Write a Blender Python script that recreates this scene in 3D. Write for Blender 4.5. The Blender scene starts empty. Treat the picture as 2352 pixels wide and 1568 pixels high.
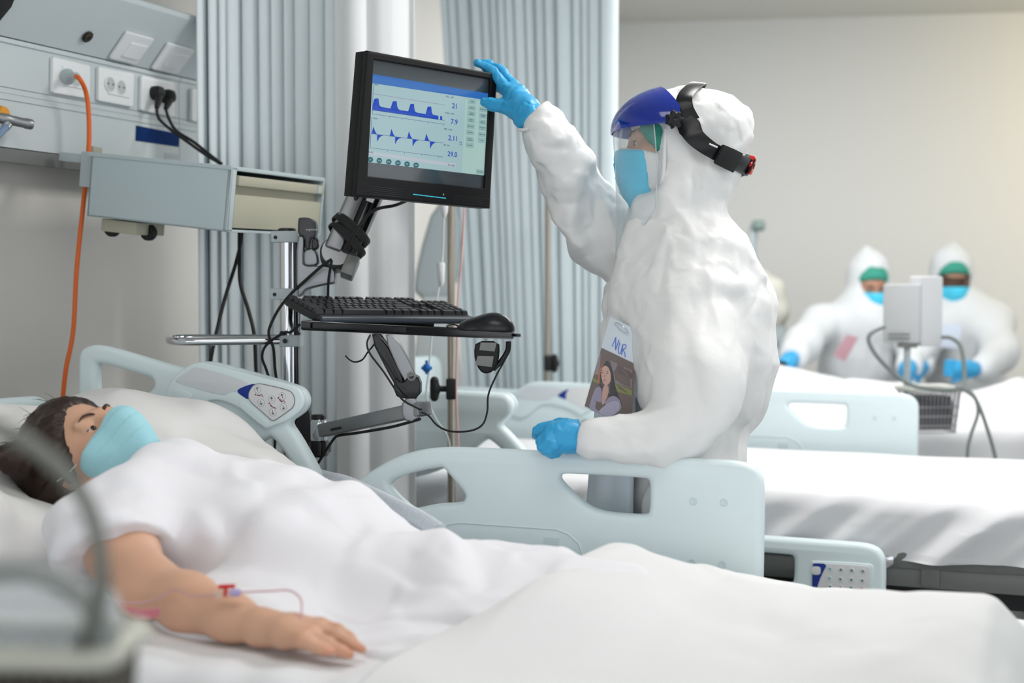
import bpy, bmesh, math, random
import numpy as np
import openvdb as vdb
from mathutils import Vector, Matrix
rnd = random.Random(7)
sc = bpy.context.scene
COL = sc.collection

# ---------------------------------------------------------------- camera geometry (metres, z up; +X from head wall to foot of beds)
F = 3267.0
TH = math.radians(22); PT = math.atan(134/3267)
C0 = np.array([0, 0, 1.28])
R = np.array([math.cos(TH), math.sin(TH), 0.]); D0 = np.array([-math.sin(TH), math.cos(TH), 0.]); Z = np.array([0, 0, 1.])
D = D0*math.cos(PT)-Z*math.sin(PT); U = Z*math.cos(PT)+D0*math.sin(PT)
def ray(px, py): return R*((px-1176)/F)+U*((784-py)/F)+D
def P(px, py, v): return C0+v*ray(px, py)
def onY(px, py, y): r = ray(px, py); return C0+r*(y/r[1])
def onX(px, py, x): r = ray(px, py); return C0+r*(x/r[0])
def onZ(px, py, z): r = ray(px, py); return C0+r*((z-C0[2])/r[2])
def fl(a, b, t): return a+(b-a)*t

cam = bpy.data.cameras.new('camera'); camo = bpy.data.objects.new('camera', cam); COL.objects.link(camo)
cam.sensor_width = 36; cam.lens = 50.0; cam.clip_start = .05; cam.clip_end = 60
camo.matrix_world = Matrix(((R[0], U[0], -D[0], C0[0]), (R[1], U[1], -D[1], C0[1]), (R[2], U[2], -D[2], C0[2]), (0, 0, 0, 1)))
cam.dof.use_dof = True; cam.dof.focus_distance = 2.97; cam.dof.aperture_fstop = 2.3
sc.camera = camo
sc.cycles.use_adaptive_sampling = True; sc.cycles.adaptive_threshold = .02; sc.cycles.max_bounces = 8; sc.cycles.transmission_bounces = 6
sc.view_settings.view_transform = 'Standard'; sc.view_settings.look = 'None'
sc.view_settings.exposure = 0.0; sc.view_settings.gamma = 1.0; sc.view_settings.use_curve_mapping = False
# ---------------------------------------------------------------- light: daylight from the open window side of the ward, ceiling panels
w = bpy.data.worlds.new('daylight'); sc.world = w; w.use_nodes = True
bg = w.node_tree.nodes['Background']; bg.inputs[0].default_value = (.93, .97, 1.0, 1); bg.inputs[1].default_value = 1.42
def area(name, loc, size, energy, col=(1, 1, 1), rot=(0, 0, 0), spread=math.pi):
    l = bpy.data.lights.new(name, 'AREA'); l.shape = 'RECTANGLE'; l.size, l.size_y = size; l.energy = energy; l.color = col; l.spread = spread
    o = bpy.data.objects.new(name, l); o.location = loc; o.rotation_euler = rot; COL.objects.link(o); return o
area('ceiling_panel_light', (-.55, 1.3, 2.69), (1.3, .9), 13, (1, .985, .96))
area('ceiling_panel_light', (-.2, 3.4, 2.69), (1.2, .6), 36, (1, .985, .96))
area('ceiling_panel_light', (-.9, 5.6, 2.69), (1.4, .7), 43, (1, 1, .985))
area('warm_tint_light', (.75, 7.0, 2.25), (.35, .3), 11, (1, .78, .38), (math.radians(75), 0, math.radians(10)))  # added warm light without a fixture, yellows the right of the far wall

# ---------------------------------------------------------------- object helpers
def s2l(c): return tuple((x/12.92 if x <= .04045 else ((x+.055)/1.055)**2.4) for x in [v/255 for v in c])
MATS = {}
def mat(name, rgb, rough=.5, metal=0., spec=.5, bump=0., bscale=200., var=.03, vscale=8., trans=0., alpha=1., sss=0., emit=None, estr=1., coat=0., ior=1.45, attr=False, stretch=None):
    if name in MATS: return MATS[name]
    m = bpy.data.materials.new(name); m.use_nodes = True; nt = m.node_tree; b = nt.nodes['Principled BSDF']
    col = (*s2l(rgb), 1)
    n = nt.nodes.new('ShaderNodeTexNoise'); n.inputs['Scale'].default_value = vscale; n.inputs['Detail'].default_value = 3
    tc = nt.nodes.new('ShaderNodeTexCoord')
    nt.links.new(tc.outputs['Object'], n.inputs['Vector'])
    mx = nt.nodes.new('ShaderNodeMix'); mx.data_type = 'RGBA'
    mx.inputs[6].default_value = tuple(min(1, x*(1-var)) for x in col[:3])+(1,); mx.inputs[7].default_value = tuple(min(1, x*(1+var)) for x in col[:3])+(1,)
    nt.links.new(n.outputs['Fac'], mx.inputs[0])
    out = mx.outputs[2]
    if attr:
        at = nt.nodes.new('ShaderNodeAttribute'); at.attribute_name = 'Col'
        mm = nt.nodes.new('ShaderNodeMix'); mm.data_type = 'RGBA'; mm.blend_type = 'MULTIPLY'; mm.inputs[0].default_value = 1
        nt.links.new(out, mm.inputs[6]); nt.links.new(at.outputs['Color'], mm.inputs[7]); out = mm.outputs[2]
    nt.links.new(out, b.inputs['Base Color'])
    b.inputs['Roughness'].default_value = rough; b.inputs['Metallic'].default_value = metal; b.inputs['Specular IOR Level'].default_value = spec; b.inputs['IOR'].default_value = ior
    b.inputs['Transmission Weight'].default_value = trans; b.inputs['Alpha'].default_value = alpha; b.inputs['Coat Weight'].default_value = coat
    if sss: b.inputs['Subsurface Weight'].default_value = sss; b.inputs['Subsurface Radius'].default_value = (.012, .005, .003)
    if emit: b.inputs['Emission Color'].default_value = (*s2l(emit), 1); b.inputs['Emission Strength'].default_value = estr
    if bump:
        n2 = nt.nodes.new('ShaderNodeTexNoise'); n2.inputs['Scale'].default_value = bscale; n2.inputs['Detail'].default_value = 4
        src = tc.outputs['Object']
        if stretch:
            mp = nt.nodes.new('ShaderNodeMapping'); mp.inputs['Scale'].default_value = stretch; nt.links.new(src, mp.inputs['Vector']); src = mp.outputs['Vector']
        nt.links.new(src, n2.inputs['Vector'])
        bp = nt.nodes.new('ShaderNodeBump'); bp.inputs['Strength'].default_value = bump; bp.inputs['Distance'].default_value = .002
        nt.links.new(n2.outputs['Fac'], bp.inputs['Height']); nt.links.new(bp.outputs['Normal'], b.inputs['Normal'])
    MATS[name] = m; return m
def glassy(name, rgb, tint=.12, rough=.08, spec=.6):
    """thin clear plastic: mostly see-through, glossy"""
    if name in MATS: return MATS[name]
    m = bpy.data.materials.new(name); m.use_nodes = True; nt = m.node_tree; nt.nodes.remove(nt.nodes['Principled BSDF'])
    o = nt.nodes['Material Output']; t = nt.nodes.new('ShaderNodeBsdfTransparent'); t.inputs[0].default_value = (.97, .985, .99, 1)
    d = nt.nodes.new('ShaderNodeBsdfPrincipled'); d.inputs['Base Color'].default_value = (*s2l(rgb), 1); d.inputs['Roughness'].default_value = rough; d.inputs['Specular IOR Level'].default_value = spec
    lw = nt.nodes.new('ShaderNodeLayerWeight'); lw.inputs['Blend'].default_value = .35
    ma = nt.nodes.new('ShaderNodeMath'); ma.operation = 'MULTIPLY_ADD'; ma.inputs[1].default_value = .55; ma.inputs[2].default_value = tint; ma.use_clamp = True
    nz = nt.nodes.new('ShaderNodeTexNoise'); nz.inputs['Scale'].default_value = 30
    ad = nt.nodes.new('ShaderNodeMath'); ad.operation = 'MULTIPLY_ADD'; ad.inputs[1].default_value = .05; nt.links.new(nz.outputs['Fac'], ad.inputs[0]); nt.links.new(lw.outputs['Facing'], ma.inputs[0]); nt.links.new(ma.outputs[0], ad.inputs[2])
    mx = nt.nodes.new('ShaderNodeMixShader'); nt.links.new(ad.outputs[0], mx.inputs[0]); nt.links.new(t.outputs[0], mx.inputs[1]); nt.links.new(d.outputs[0], mx.inputs[2]); nt.links.new(mx.outputs[0], o.inputs[0])
    MATS[name] = m; return m

def finish(me, smooth=True, ang=38):
    if smooth:
        me.shade_smooth()
        if ang: me.set_sharp_from_angle(angle=math.radians(ang))
    me.update()
def link(name, me, m, parent=None):
    o = bpy.data.objects.new(name, me); COL.objects.link(o)
    if m and not me.materials: me.materials.append(m)
    if parent is not None:
        o.parent = parent
        if parent.parent is None: o.matrix_parent_inverse = Matrix.Translation(-parent.location)
    return o
def tag(o, label=None, cat=None, group=None, kind=None):
    if label: o['label'] = label
    if cat: o['category'] = cat
    if group: o['group'] = group
    if kind: o['kind'] = kind
    return o
def thing(name, label, cat, loc=(0, 0, 0), group=None):
    o = bpy.data.objects.new(name, None); COL.objects.link(o); o.location = tuple(float(v) for v in loc); o.empty_display_size = .05
    return tag(o, label, cat, group)

def basis(zd, up=(0, 0, 1)):
    z = np.array(zd, float); z /= np.linalg.norm(z); u = np.array(up, float)
    if abs(z@u) > .98: u = np.array([1., 0, 0])
    x = np.cross(u, z); x /= np.linalg.norm(x); y = np.cross(z, x); return np.stack([x, y, z], 1)
def smooth_path(pts, n=8, closed=False):
    p = np.array(pts, float); out = []; N = len(p)
    rng = range(N if closed else N-1)
    for i in rng:
        if closed: a, b, c, d = p[(i-1) % N], p[i], p[(i+1) % N], p[(i+2) % N]
        else: a, b, c, d = p[max(i-1, 0)], p[i], p[i+1], p[min(i+2, N-1)]
        for k in range(n):
            t = k/n; out.append(.5*((2*b)+(-a+c)*t+(2*a-5*b+4*c-d)*t*t+(-a+3*b-3*c+d)*t**3))
    if not closed: out.append(p[-1])
    return np.array(out)
def chaikin(pts, it=2, closed=True):
    p = [np.array(q, float) for q in pts]
    for _ in range(it):
        o = []
        for i in range(len(p)):
            a, b = p[i], p[(i+1) % len(p)]; o += [a*.75+b*.25, a*.25+b*.75]
        p = o
    return p
class MB:
    def __init__(s): s.V = []; s.F = []
    def add(s, V, Fc):
        o = len(s.V); s.V += [tuple(float(c) for c in v) for v in V]; s.F += [tuple(i+o for i in f) for f in Fc]; return s
    def box(s, c, size, rot=None, bev=0., seg=2):
        bm = bmesh.new(); bmesh.ops.create_cube(bm, size=1)
        for v in bm.verts: v.co = Vector((v.co.x*size[0], v.co.y*size[1], v.co.z*size[2]))
        if bev: bmesh.ops.bevel(bm, geom=bm.edges[:], offset=bev, segments=seg, profile=.5, affect='EDGES')
        V = np.array([v.co for v in bm.verts]); bm.verts.index_update(); Fc = [[v.index for v in f.verts] for f in bm.faces]; bm.free()
        if rot is not None: V = V@np.array(rot).T
        return s.add(V+np.array(c), Fc)
    def tube(s, pts, r, seg=10, closed=False, cap=True, flat=None):
        p = np.array(pts, float); n = len(p); rr = np.broadcast_to(np.array(r, float), (n,))
        T = np.zeros_like(p)
        if closed: T = np.roll(p, -1, 0)-np.roll(p, 1, 0)
        else: T[1:-1] = p[2:]-p[:-2]; T[0] = p[1]-p[0]; T[-1] = p[-1]-p[-2]
        T /= np.linalg.norm(T, axis=1)[:, None]+1e-12
        B = basis(T[0]); x = B[:, 0]; V = []
        for i in range(n):
            x = x-T[i]*(x@T[i]); x /= np.linalg.norm(x); y = np.cross(T[i], x)
            for k in range(seg):
                a = 2*math.pi*k/seg; V.append(p[i]+rr[i]*(math.cos(a)*x+math.sin(a)*y*(flat or 1)))
        Fc = []
        for i in range(n if closed else n-1):
            j = (i+1) % n
            for k in range(seg): l = (k+1) % seg; Fc.append((i*seg+k, i*seg+l, j*seg+l, j*seg+k))
        if cap and not closed: Fc += [tuple(range(seg))[::-1], tuple((n-1)*seg+k for k in range(seg))]
        return s.add(V, Fc)
    def lathe(s, c, axis, prof, seg=20, up=(0, 0, 1)):
        """prof: list of (radius, height along the axis)"""
        B = basis(axis, up); c = np.array(c, float); V = []; n = len(prof)
        for r, h in prof:
            for k in range(seg):
                a = 2*math.pi*k/seg; V.append(c+B@np.array([r*math.cos(a), r*math.sin(a), h]))
        Fc = [(i*seg+k, i*seg+(k+1) % seg, (i+1)*seg+(k+1) % seg, (i+1)*seg+k) for i in range(n-1) for k in range(seg)]
        Fc += [tuple(range(seg))[::-1], tuple((n-1)*seg+k for k in range(seg))]
        return s.add(V, Fc)
    def ball(s, c, r, rot=None, seg=16, rings=10):
        r = np.broadcast_to(np.array(r, float), (3,)); V = []
        for i in range(rings+1):
            t = math.pi*i/rings
            for k in range(seg):
                a = 2*math.pi*k/seg; V.append((r[0]*math.sin(t)*math.cos(a), r[1]*math.sin(t)*math.sin(a), r[2]*math.cos(t)))
        V = np.array(V)
        if rot is not None: V = V@np.array(rot).T
        return s.add(V+np.array(c), [(i*seg+k, (i+1)*seg+k, (i+1)*seg+(k+1) % seg, i*seg+(k+1) % seg) for i in range(rings) for k in range(seg)])
    def grid(s, G, thick=0., closed_u=False):
        """G: array (n,m,3); thick>0 gives a second skin along -normal"""
        G = np.array(G, float); n, m, _ = G.shape
        idx = np.arange(n*m).reshape(n, m)
        Fc = [(idx[i, j], idx[i+1, j], idx[i+1, j+1], idx[i, j+1]) for i in range(n-1) for j in range(m-1)]
        if closed_u: Fc += [(idx[n-1, j], idx[0, j], idx[0, j+1], idx[n-1, j+1]) for j in range(m-1)]
        if not thick: return s.add(G.reshape(-1, 3), Fc)
        du = np.gradient(G, axis=0); dv = np.gradient(G, axis=1); N = np.cross(du, dv); N /= np.linalg.norm(N, axis=2)[..., None]+1e-12
        H = G-N*thick; o = n*m
        Fb = [tuple(o+i for i in f[::-1]) for f in Fc]; E = []
        for i in range(n-1): E += [(idx[i, 0], idx[i, 0]+o, idx[i+1, 0]+o, idx[i+1, 0]), (idx[i+1, m-1], idx[i+1, m-1]+o, idx[i, m-1]+o, idx[i, m-1])]
        if not closed_u:
            for j in range(m-1): E += [(idx[0, j+1], idx[0, j+1]+o, idx[0, j]+o, idx[0, j]), (idx[n-1, j], idx[n-1, j]+o, idx[n-1, j+1]+o, idx[n-1, j+1])]
        return s.add(np.concatenate([G.reshape(-1, 3), H.reshape(-1, 3)]), Fc+Fb+E)
    def build(s, name, m, parent=None, smooth=True, ang=38, fixn=True):
        me = bpy.data.meshes.new(name); me.from_pydata(s.V, [], s.F)
        if fixn:
            bm = bmesh.new(); bm.from_mesh(me); bmesh.ops.recalc_face_normals(bm, faces=bm.faces[:]); bm.to_mesh(me); bm.free()
        finish(me, smooth, ang); return link(name, me, m, parent)

def plate(name, outs, thick, bev, m, parent=None, frame=None, it=2, ang=50, fillsharp=False):
    """flat plate with holes: outs = list of 2-D outlines (first outer, rest holes) in the frame's x,y; rounded edges"""
    cu = bpy.data.curves.new('tmp', 'CURVE'); cu.dimensions = '2D'; cu.fill_mode = 'BOTH'; cu.extrude = max(thick/2-bev, 1e-5); cu.bevel_depth = bev; cu.bevel_resolution = 3; cu.offset = -bev
    for o in outs:
        q = chaikin(o, it) if it else [np.array(a) for a in o]
        sp = cu.splines.new('POLY'); sp.points.add(len(q)-1)
        for pnt, a in zip(sp.points, q): pnt.co = (float(a[0]), float(a[1]), 0, 1)
        sp.use_cyclic_u = True
    ob = bpy.data.objects.new('tmp', cu); COL.objects.link(ob)
    dg = bpy.context.evaluated_depsgraph_get(); me = bpy.data.meshes.new_from_object(ob.evaluated_get(dg)); me.name = name
    bpy.data.objects.remove(ob); bpy.data.curves.remove(cu)
    if frame is not None:
        o, ex, ey, ez = frame
        me.transform(Matrix(((ex[0], ey[0], ez[0], o[0]), (ex[1], ey[1], ez[1], o[1]), (ex[2], ey[2], ez[2], o[2]), (0, 0, 0, 1))))
    bm = bmesh.new(); bm.from_mesh(me); bmesh.ops.remove_doubles(bm, verts=bm.verts[:], dist=1e-5); bmesh.ops.recalc_face_normals(bm, faces=bm.faces[:]); bm.to_mesh(me); bm.free()
    me.materials.clear(); finish(me, True, ang); return link(name, me, m, parent)
def text(name, s, size, m, parent, frame, extrude=.0003, align='CENTER', bold=0.):
    cu = bpy.data.curves.new('tmp', 'FONT'); cu.body = s; cu.size = size; cu.extrude = extrude; cu.align_x = align; cu.align_y = 'CENTER'; cu.resolution_u = 3; cu.offset = bold
    ob = bpy.data.objects.new('tmp', cu); COL.objects.link(ob)
    dg = bpy.context.evaluated_depsgraph_get(); me = bpy.data.meshes.new_from_object(ob.evaluated_get(dg)); me.name = name
    bpy.data.objects.remove(ob); bpy.data.curves.remove(cu)
    o, ex, ey, ez = frame
    me.transform(Matrix(((ex[0], ey[0], ez[0], o[0]), (ex[1], ey[1], ez[1], o[1]), (ex[2], ey[2], ez[2], o[2]), (0, 0, 0, 1))))
    me.materials.clear(); me.update(); return link(name, me, m, parent)
XZ = lambda y: (np.array([0, y, 0.]), np.array([1., 0, 0]), np.array([0, 0, 1.]), np.array([0, -1., 0]))

# ---------------------------------------------------------------- implicit surfaces (smooth unions) for bodies, clothes and hands
def nrm(v): v = np.array(v, float); return v/np.linalg.norm(v)
class SDF:
    def __init__(s, lo, hi, h):
        s.lo = np.array(lo, float); s.h = h; s.n = np.ceil((np.array(hi)-s.lo)/h).astype(int)+1
        s.d = np.full(s.n, .06, np.float32)
    def blk(s, lo, hi):
        a = np.clip(np.floor((np.array(lo)-s.lo)/s.h).astype(int), 0, s.n); b = np.clip(np.ceil((np.array(hi)-s.lo)/s.h).astype(int)+1, 0, s.n)
        sl = tuple(slice(i, j) for i, j in zip(a, b))
        ax = [(s.lo[i]+np.arange(a[i], b[i])*s.h).astype(np.float32) for i in range(3)]
        return sl, np.meshgrid(*ax, indexing='ij')
    def put(s, lo, hi, fn, k=.01, op='u'):
        m = .045+k; sl, g = s.blk(np.array(lo)-m, np.array(hi)+m)
        if min(g[0].shape) == 0: return s
        d = fn(*g).astype(np.float32); a = s.d[sl]
        if op == 'u': h = np.maximum(k-np.abs(a-d), 0)/max(k, 1e-6); s.d[sl] = np.minimum(a, d)-h*h*k*.25
        elif op == 's': d = -d; h = np.maximum(k-np.abs(a-d), 0)/max(k, 1e-6); s.d[sl] = np.maximum(a, d)+h*h*k*.25
        return s
    def cone(s, a, b, ra, rb, k=.01, op='u', sq=None):
        """rounded cone; sq=(dir, factor) squashes along a direction"""
        a = np.array(a, float); b = np.array(b, float); ab = b-a; L2 = float(ab@ab)+1e-12; rm = max(ra, rb)*(max(1, sq[1]) if sq is not None else 1)
        def fn(X, Y, Zc):
            x, y, z = X-a[0], Y-a[1], Zc-a[2]
            t = np.clip((x*ab[0]+y*ab[1]+z*ab[2])/L2, 0, 1)
            x, y, z = x-t*ab[0], y-t*ab[1], z-t*ab[2]
            if sq is not None:
                q = sq[0]; e = (x*q[0]+y*q[1]+z*q[2])*(1/sq[1]-1); x, y, z = x+e*q[0], y+e*q[1], z+e*q[2]
            return np.sqrt(x*x+y*y+z*z)-(ra+(rb-ra)*t)
        return s.put(np.minimum(a, b)-rm, np.maximum(a, b)+rm, fn, k, op)
    def chain(s, pts, rs, k=.01, op='u', sq=None):
        for i in range(len(pts)-1): s.cone(pts[i], pts[i+1], rs[i], rs[i+1], k, op, sq)
        return s
    def ell(s, c, r, B=None, k=.01, op='u'):
        c = np.array(c, float); r = np.broadcast_to(np.array(r, float), (3,)); B = np.eye(3) if B is None else np.array(B)
        e = np.sqrt(((B*r)**2).sum(1))
        def fn(X, Y, Zc):
            x, y, z = X-c[0], Y-c[1], Zc-c[2]
            q = [(x*B[0, i]+y*B[1, i]+z*B[2, i])/r[i] for i in range(3)]
            k0 = np.sqrt(q[0]**2+q[1]**2+q[2]**2)+1e-6; k1 = np.sqrt((q[0]/r[0])**2+(q[1]/r[1])**2+(q[2]/r[2])**2)+1e-6
            return k0*(k0-1)/k1
        return s.put(c-e, c+e, fn, k, op)
    def rbox(s, c, half, rad, B=None, k=.01, op='u'):
        c = np.array(c, float); hf = np.array(half, float); B = np.eye(3) if B is None else np.array(B); e = np.abs(B)@hf
        def fn(X, Y, Zc):
            x, y, z = X-c[0], Y-c[1], Zc-c[2]
            q = [np.abs(x*B[0, i]+y*B[1, i]+z*B[2, i])-hf[i]+rad for i in range(3)]
            return np.sqrt(sum(np.maximum(a, 0)**2 for a in q))+np.minimum(np.maximum(np.maximum(q[0], q[1]), q[2]), 0)-rad
        return s.put(c-e, c+e, fn, k, op)
    def half(s, o, n, k=.004, lo=None, hi=None):
        """cut away the side the normal points to"""
        o = np.array(o, float); n = nrm(n); sl, (X, Y, Zc) = s.blk(s.lo-1 if lo is None else lo, s.lo+s.n*s.h+1 if hi is None else hi)
        d = ((X-o[0])*n[0]+(Y-o[1])*n[1]+(Zc-o[2])*n[2]).astype(np.float32); a = s.d[sl]
        hh = np.maximum(k-np.abs(a-d), 0)/k; s.d[sl] = np.maximum(a, d)+hh*hh*k*.25
        return s
    def merge(s, t, k=.01):
        """smooth union with another field on the same grid"""
        h = np.maximum(k-np.abs(s.d-t.d), 0)/k; s.d = np.minimum(s.d, t.d)-h*h*k*.25; return s
    def verts(s):
        d = s.d.copy()
        for ax in range(3):
            sl = [slice(None)]*3; sl[ax] = 0; d[tuple(sl)] = np.maximum(d[tuple(sl)], s.h); sl[ax] = -1; d[tuple(sl)] = np.maximum(d[tuple(sl)], s.h)
        g = vdb.FloatGrid(.06); g.copyFromArray(np.ascontiguousarray(d)); pts, q = g.convertToQuads(isovalue=0.0)
        return pts.astype(np.float64)*s.h+s.lo, q.astype(np.int64)
    def build(s, name, m, parent=None, disp=None, it=2, it2=0, color=None, keep=None):
        V, Q = s.verts(); V = relax(V, Q, it); 
        vol = orient(V, Q)
        if vol < 0: Q = Q[:, ::-1].copy()
        if disp is not None:
            N = vnorm(V, Q); V = V+N*disp(V, N)[:, None]
            if it2: V = relax(V, Q, it2)
        me = bpy.data.meshes.new(name); me.vertices.add(len(V)); me.vertices.foreach_set('co', V.astype(np.float32).ravel())
        me.loops.add(Q.size); me.loops.foreach_set('vertex_index', Q.astype(np.int32).ravel())
        me.polygons.add(len(Q)); me.polygons.foreach_set('loop_start', np.arange(0, Q.size, 4, dtype=np.int32)); me.update(calc_edges=True); me.validate()
        if color is not None:
            a = me.color_attributes.new('Col', 'FLOAT_COLOR', 'POINT'); c = color(V); a.data.foreach_set('color', np.concatenate([c, np.ones((len(V), 1))], 1).astype(np.float32).ravel())
        finish(me, True, 0); return link(name, me, m, parent)
def orient(V, Q):
    a, b, c = V[Q[:, 0]], V[Q[:, 1]], V[Q[:, 2]]; return float((a*np.cross(b, c)).sum())
def vnorm(V, Q):
    n = np.cross(V[Q[:, 2]]-V[Q[:, 0]], V[Q[:, 3]]-V[Q[:, 1]]); N = np.zeros_like(V)
    for i in range(4): np.add.at(N, Q[:, i], n)
    return N/(np.linalg.norm(N, axis=1)[:, None]+1e-12)
def relax(V, Q, it, lam=.5):
    for _ in range(it):
        S = np.zeros_like(V); c = np.zeros(len(V))
        for i in range(4):
            j = (i+1) % 4; np.add.at(S, Q[:, i], V[Q[:, j]]); np.add.at(S, Q[:, j], V[Q[:, i]]); np.add.at(c, Q[:, i], 1); np.add.at(c, Q[:, j], 1)
        V = V+lam*(S/c[:, None]-V)
    return V
def sines(V, f, seed, n=5):
    r = np.random.RandomState(seed); s = 0
    for i in range(n):
        d = r.normal(size=3); d /= np.linalg.norm(d); s = s+np.sin(V@d*f*(.6+.8*r.rand())*6.283+r.rand()*6.283)
    return s/n
def crumple(V, f, seed, n=6):
    """creased-paper field in about -1..1: straight ridges and flat facets"""
    r = np.random.RandomState(seed); s = 0; W = np.stack([sines(V, f*.45, seed+k+1) for k in range(3)], 1)*.35/f
    for i in range(n):
        d = r.normal(size=3); d /= np.linalg.norm(d); t = (V+W)@d*f*(.5+r.rand())+r.rand(); s = s+(np.abs((t % 1)-.5)*4-1)*(.5+.7*r.rand())
    return s/n
def facet(V, f, seed, sharp=9., slope=.3):
    """crumpled-sheet field: soft planar facets meeting in creases (metres)"""
    Q = V*f+sines(V, f*.3, seed)[:, None]*.25; I = np.floor(Q).astype(np.int64); num = np.zeros(len(V)); den = np.zeros(len(V))
    def hsh(c, k): x = np.sin(c[:, 0]*127.1+c[:, 1]*311.7+c[:, 2]*74.7+k*53.3+seed*17.9)*43758.5453; return x-np.floor(x)
    for a in (-1, 0, 1):
        for b in (-1, 0, 1):
            for d in (-1, 0, 1):
                c = I+np.array([a, b, d]); j = np.stack([hsh(c, k) for k in (1, 2, 3)], 1); e = Q-c-j; g = np.stack([hsh(c, k)-.5 for k in (4, 5, 6)], 1)*2
                w_ = np.exp(-sharp*(e*e).sum(1)); num += w_*((e*g).sum(1)*slope*1.6+(hsh(c, 7)-.5)*slope*.7); den += w_
    return num/(den+1e-12)/f
def dline(V, a, b):
    a = np.array(a); b = np.array(b); ab = b-a; t = np.clip((V-a)@ab/(ab@ab), 0, 1); return np.linalg.norm(V-a-t[:, None]*ab, axis=1), t
def creases(V, N, n, seed, lmin, lmax, wd, amp):
    """straight sharp creases between random pairs of surface points"""
    r = np.random.RandomState(seed); out = []
    for _ in range(n):
        a = r.randint(len(V)); c = r.randint(len(V), size=500); d = np.linalg.norm(V[c]-V[a], axis=1); ok = c[(d > lmin) & (d < lmax) & ((N[c]@N[a]) > .6)]
        if len(ok): out.append((V[a], V[ok[0]], wd*(.6+.8*r.rand()), amp*(1 if r.rand() > .18 else -.5)*(.5+r.rand())))
    return folds(V, out, True)
def folds(V, lst, sharp=False):
    """lst of (a, b, width, amplitude): soft ridges (or valleys) along straight lines"""
    s = np.zeros(len(V))
    for a, b, wd, am in lst:
        d, t = dline(V, a, b); s += am*(np.exp(-(d/wd)**2) if not sharp else np.exp(-(np.sqrt(d*d+1e-6)/wd)*1.25))*np.sin(np.clip(t, .02, .98)*math.pi)**.6
    return s
# ---------------------------------------------------------------- materials
M_wall = mat('wall_paint', (214, 211, 206), .75, bump=.05, bscale=150, var=.02, vscale=2)
M_farwall = mat('far_wall_paint', (228, 229, 229), .8, bump=.05, bscale=150, var=.015, vscale=1.5)
M_ceil = mat('ceiling_paint', (215, 215, 210), .85)
M_floor = mat('vinyl_floor', (150, 152, 150), .35, var=.06, vscale=3)
M_unit = mat('powder_coated_panel', (198, 206, 208), .38, var=.012)
M_white = mat('white_plastic', (232, 234, 235), .28, var=.01)
M_curt = mat('curtain_cloth', (230, 238, 241), .8, spec=.2, bump=.15, bscale=600, var=.02)
M_aqua = mat('aqua_bed_plastic', (222, 236, 239), .36, var=.015, bump=.03, bscale=900)
M_aquad = mat('aqua_bed_plastic_inset', (206, 222, 226), .4, var=.01)
M_sheet = mat('white_bed_linen', (226, 226, 229), .85, spec=.15, bump=.12, bscale=500, var=.012)
M_blank = mat('cream_white_blanket', (226, 226, 227), .9, spec=.12, bump=.18, bscale=420, var=.012)
M_pillow = mat('pillow_cotton', (226, 225, 224), .88, spec=.15, bump=.1, bscale=500, var=.012)
M_black = mat('black_plastic', (24, 25, 28), .38, var=.06)
M_blackg = mat('black_gloss', (16, 17, 20), .16, var=.05)
M_rubber = mat('black_rubber', (20, 21, 22), .6, var=.05)
M_chrome = mat('chrome', (214, 216, 220), .12, metal=1, var=.02)
M_alu = mat('satin_aluminium', (150, 152, 155), .42, metal=1, bump=.05, bscale=300, var=.04)
M_grey = mat('grey_metal', (122, 124, 122), .4, metal=.3, var=.03)
M_lgrey = mat('light_grey_plastic', (176, 186, 190), .4, var=.02)
M_beige = mat('beige_drawer', (176, 174, 155), .42, var=.015)
M_dark = mat('dark_mechanism', (34, 34, 36), .55, var=.1, vscale=20)
M_blue = mat('royal_blue_label', (10, 48, 140), .4, var=.02)
M_navy = mat('navy_strip', (10, 48, 104), .8, spec=.15, var=.02)
M_orange = mat('orange_cable', (226, 104, 34), .4, var=.03)
M_label = mat('grey_white_sticker', (212, 217, 221), .42, var=.01)
M_key = mat('off_white_key', (222, 223, 224), .4, var=.01)
M_ink = mat('black_ink', (22, 20, 30), .5)
M_mag = mat('magenta_ink', (128, 22, 84), .5)
M_line = mat('violet_grey_line', (124, 116, 130), .5)

# ---------------------------------------------------------------- the room
def slab(name, pts, m, kind='structure'):
    o = MB().add(pts, [tuple(range(len(pts)))]).build(name, m, None, False); o['kind'] = kind; return o
MB().box((.8, 3.2, -.05), (7.5, 12.4, .1)).build('floor', M_floor, smooth=False)['kind'] = 'structure'
MB().box((.8, 3.2, 2.78), (7.5, 12.4, .1)).build('ceiling', M_ceil, smooth=False)['kind'] = 'structure'
MB().box((-2.55, 3.2, 1.4), (.2, 12.4, 2.8)).build('wall_left', M_wall, smooth=False)['kind'] = 'structure'
fa = P(1410, 60, 7.95); fb = P(2352, 40, 7.62); dr = nrm((fb-fa)*[1, 1, 0]); nn = np.array([-dr[1], dr[0], 0])
ctr = (fa+fb)/2
Bw = np.stack([dr, nn, Z], 1)
MB().box((ctr+nn*.1)*[1, 1, 0]+Z*1.4, (9.5, .2, 2.8), Bw).build('wall_back', M_farwall, smooth=False)['kind'] = 'structure'
zc = P(1700, 40, 7.8)[2]
tr = MB()
prof = [(0, 0), (-.015, .0), (-.03, .02), (-.05, .035), (-.11, .05), (-.13, .055), (-.13, .2), (0, .2)]
L0, L1 = ctr*[1, 1, 0]-dr*4.6, ctr*[1, 1, 0]+dr*4.6
tr.grid([[q+nn*(a-.001)+Z*(zc+b) for a, b in prof] for q in (L0, L1)]); tr.build('trim_1', M_ceil, smooth=False)['kind'] = 'structure'
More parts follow.
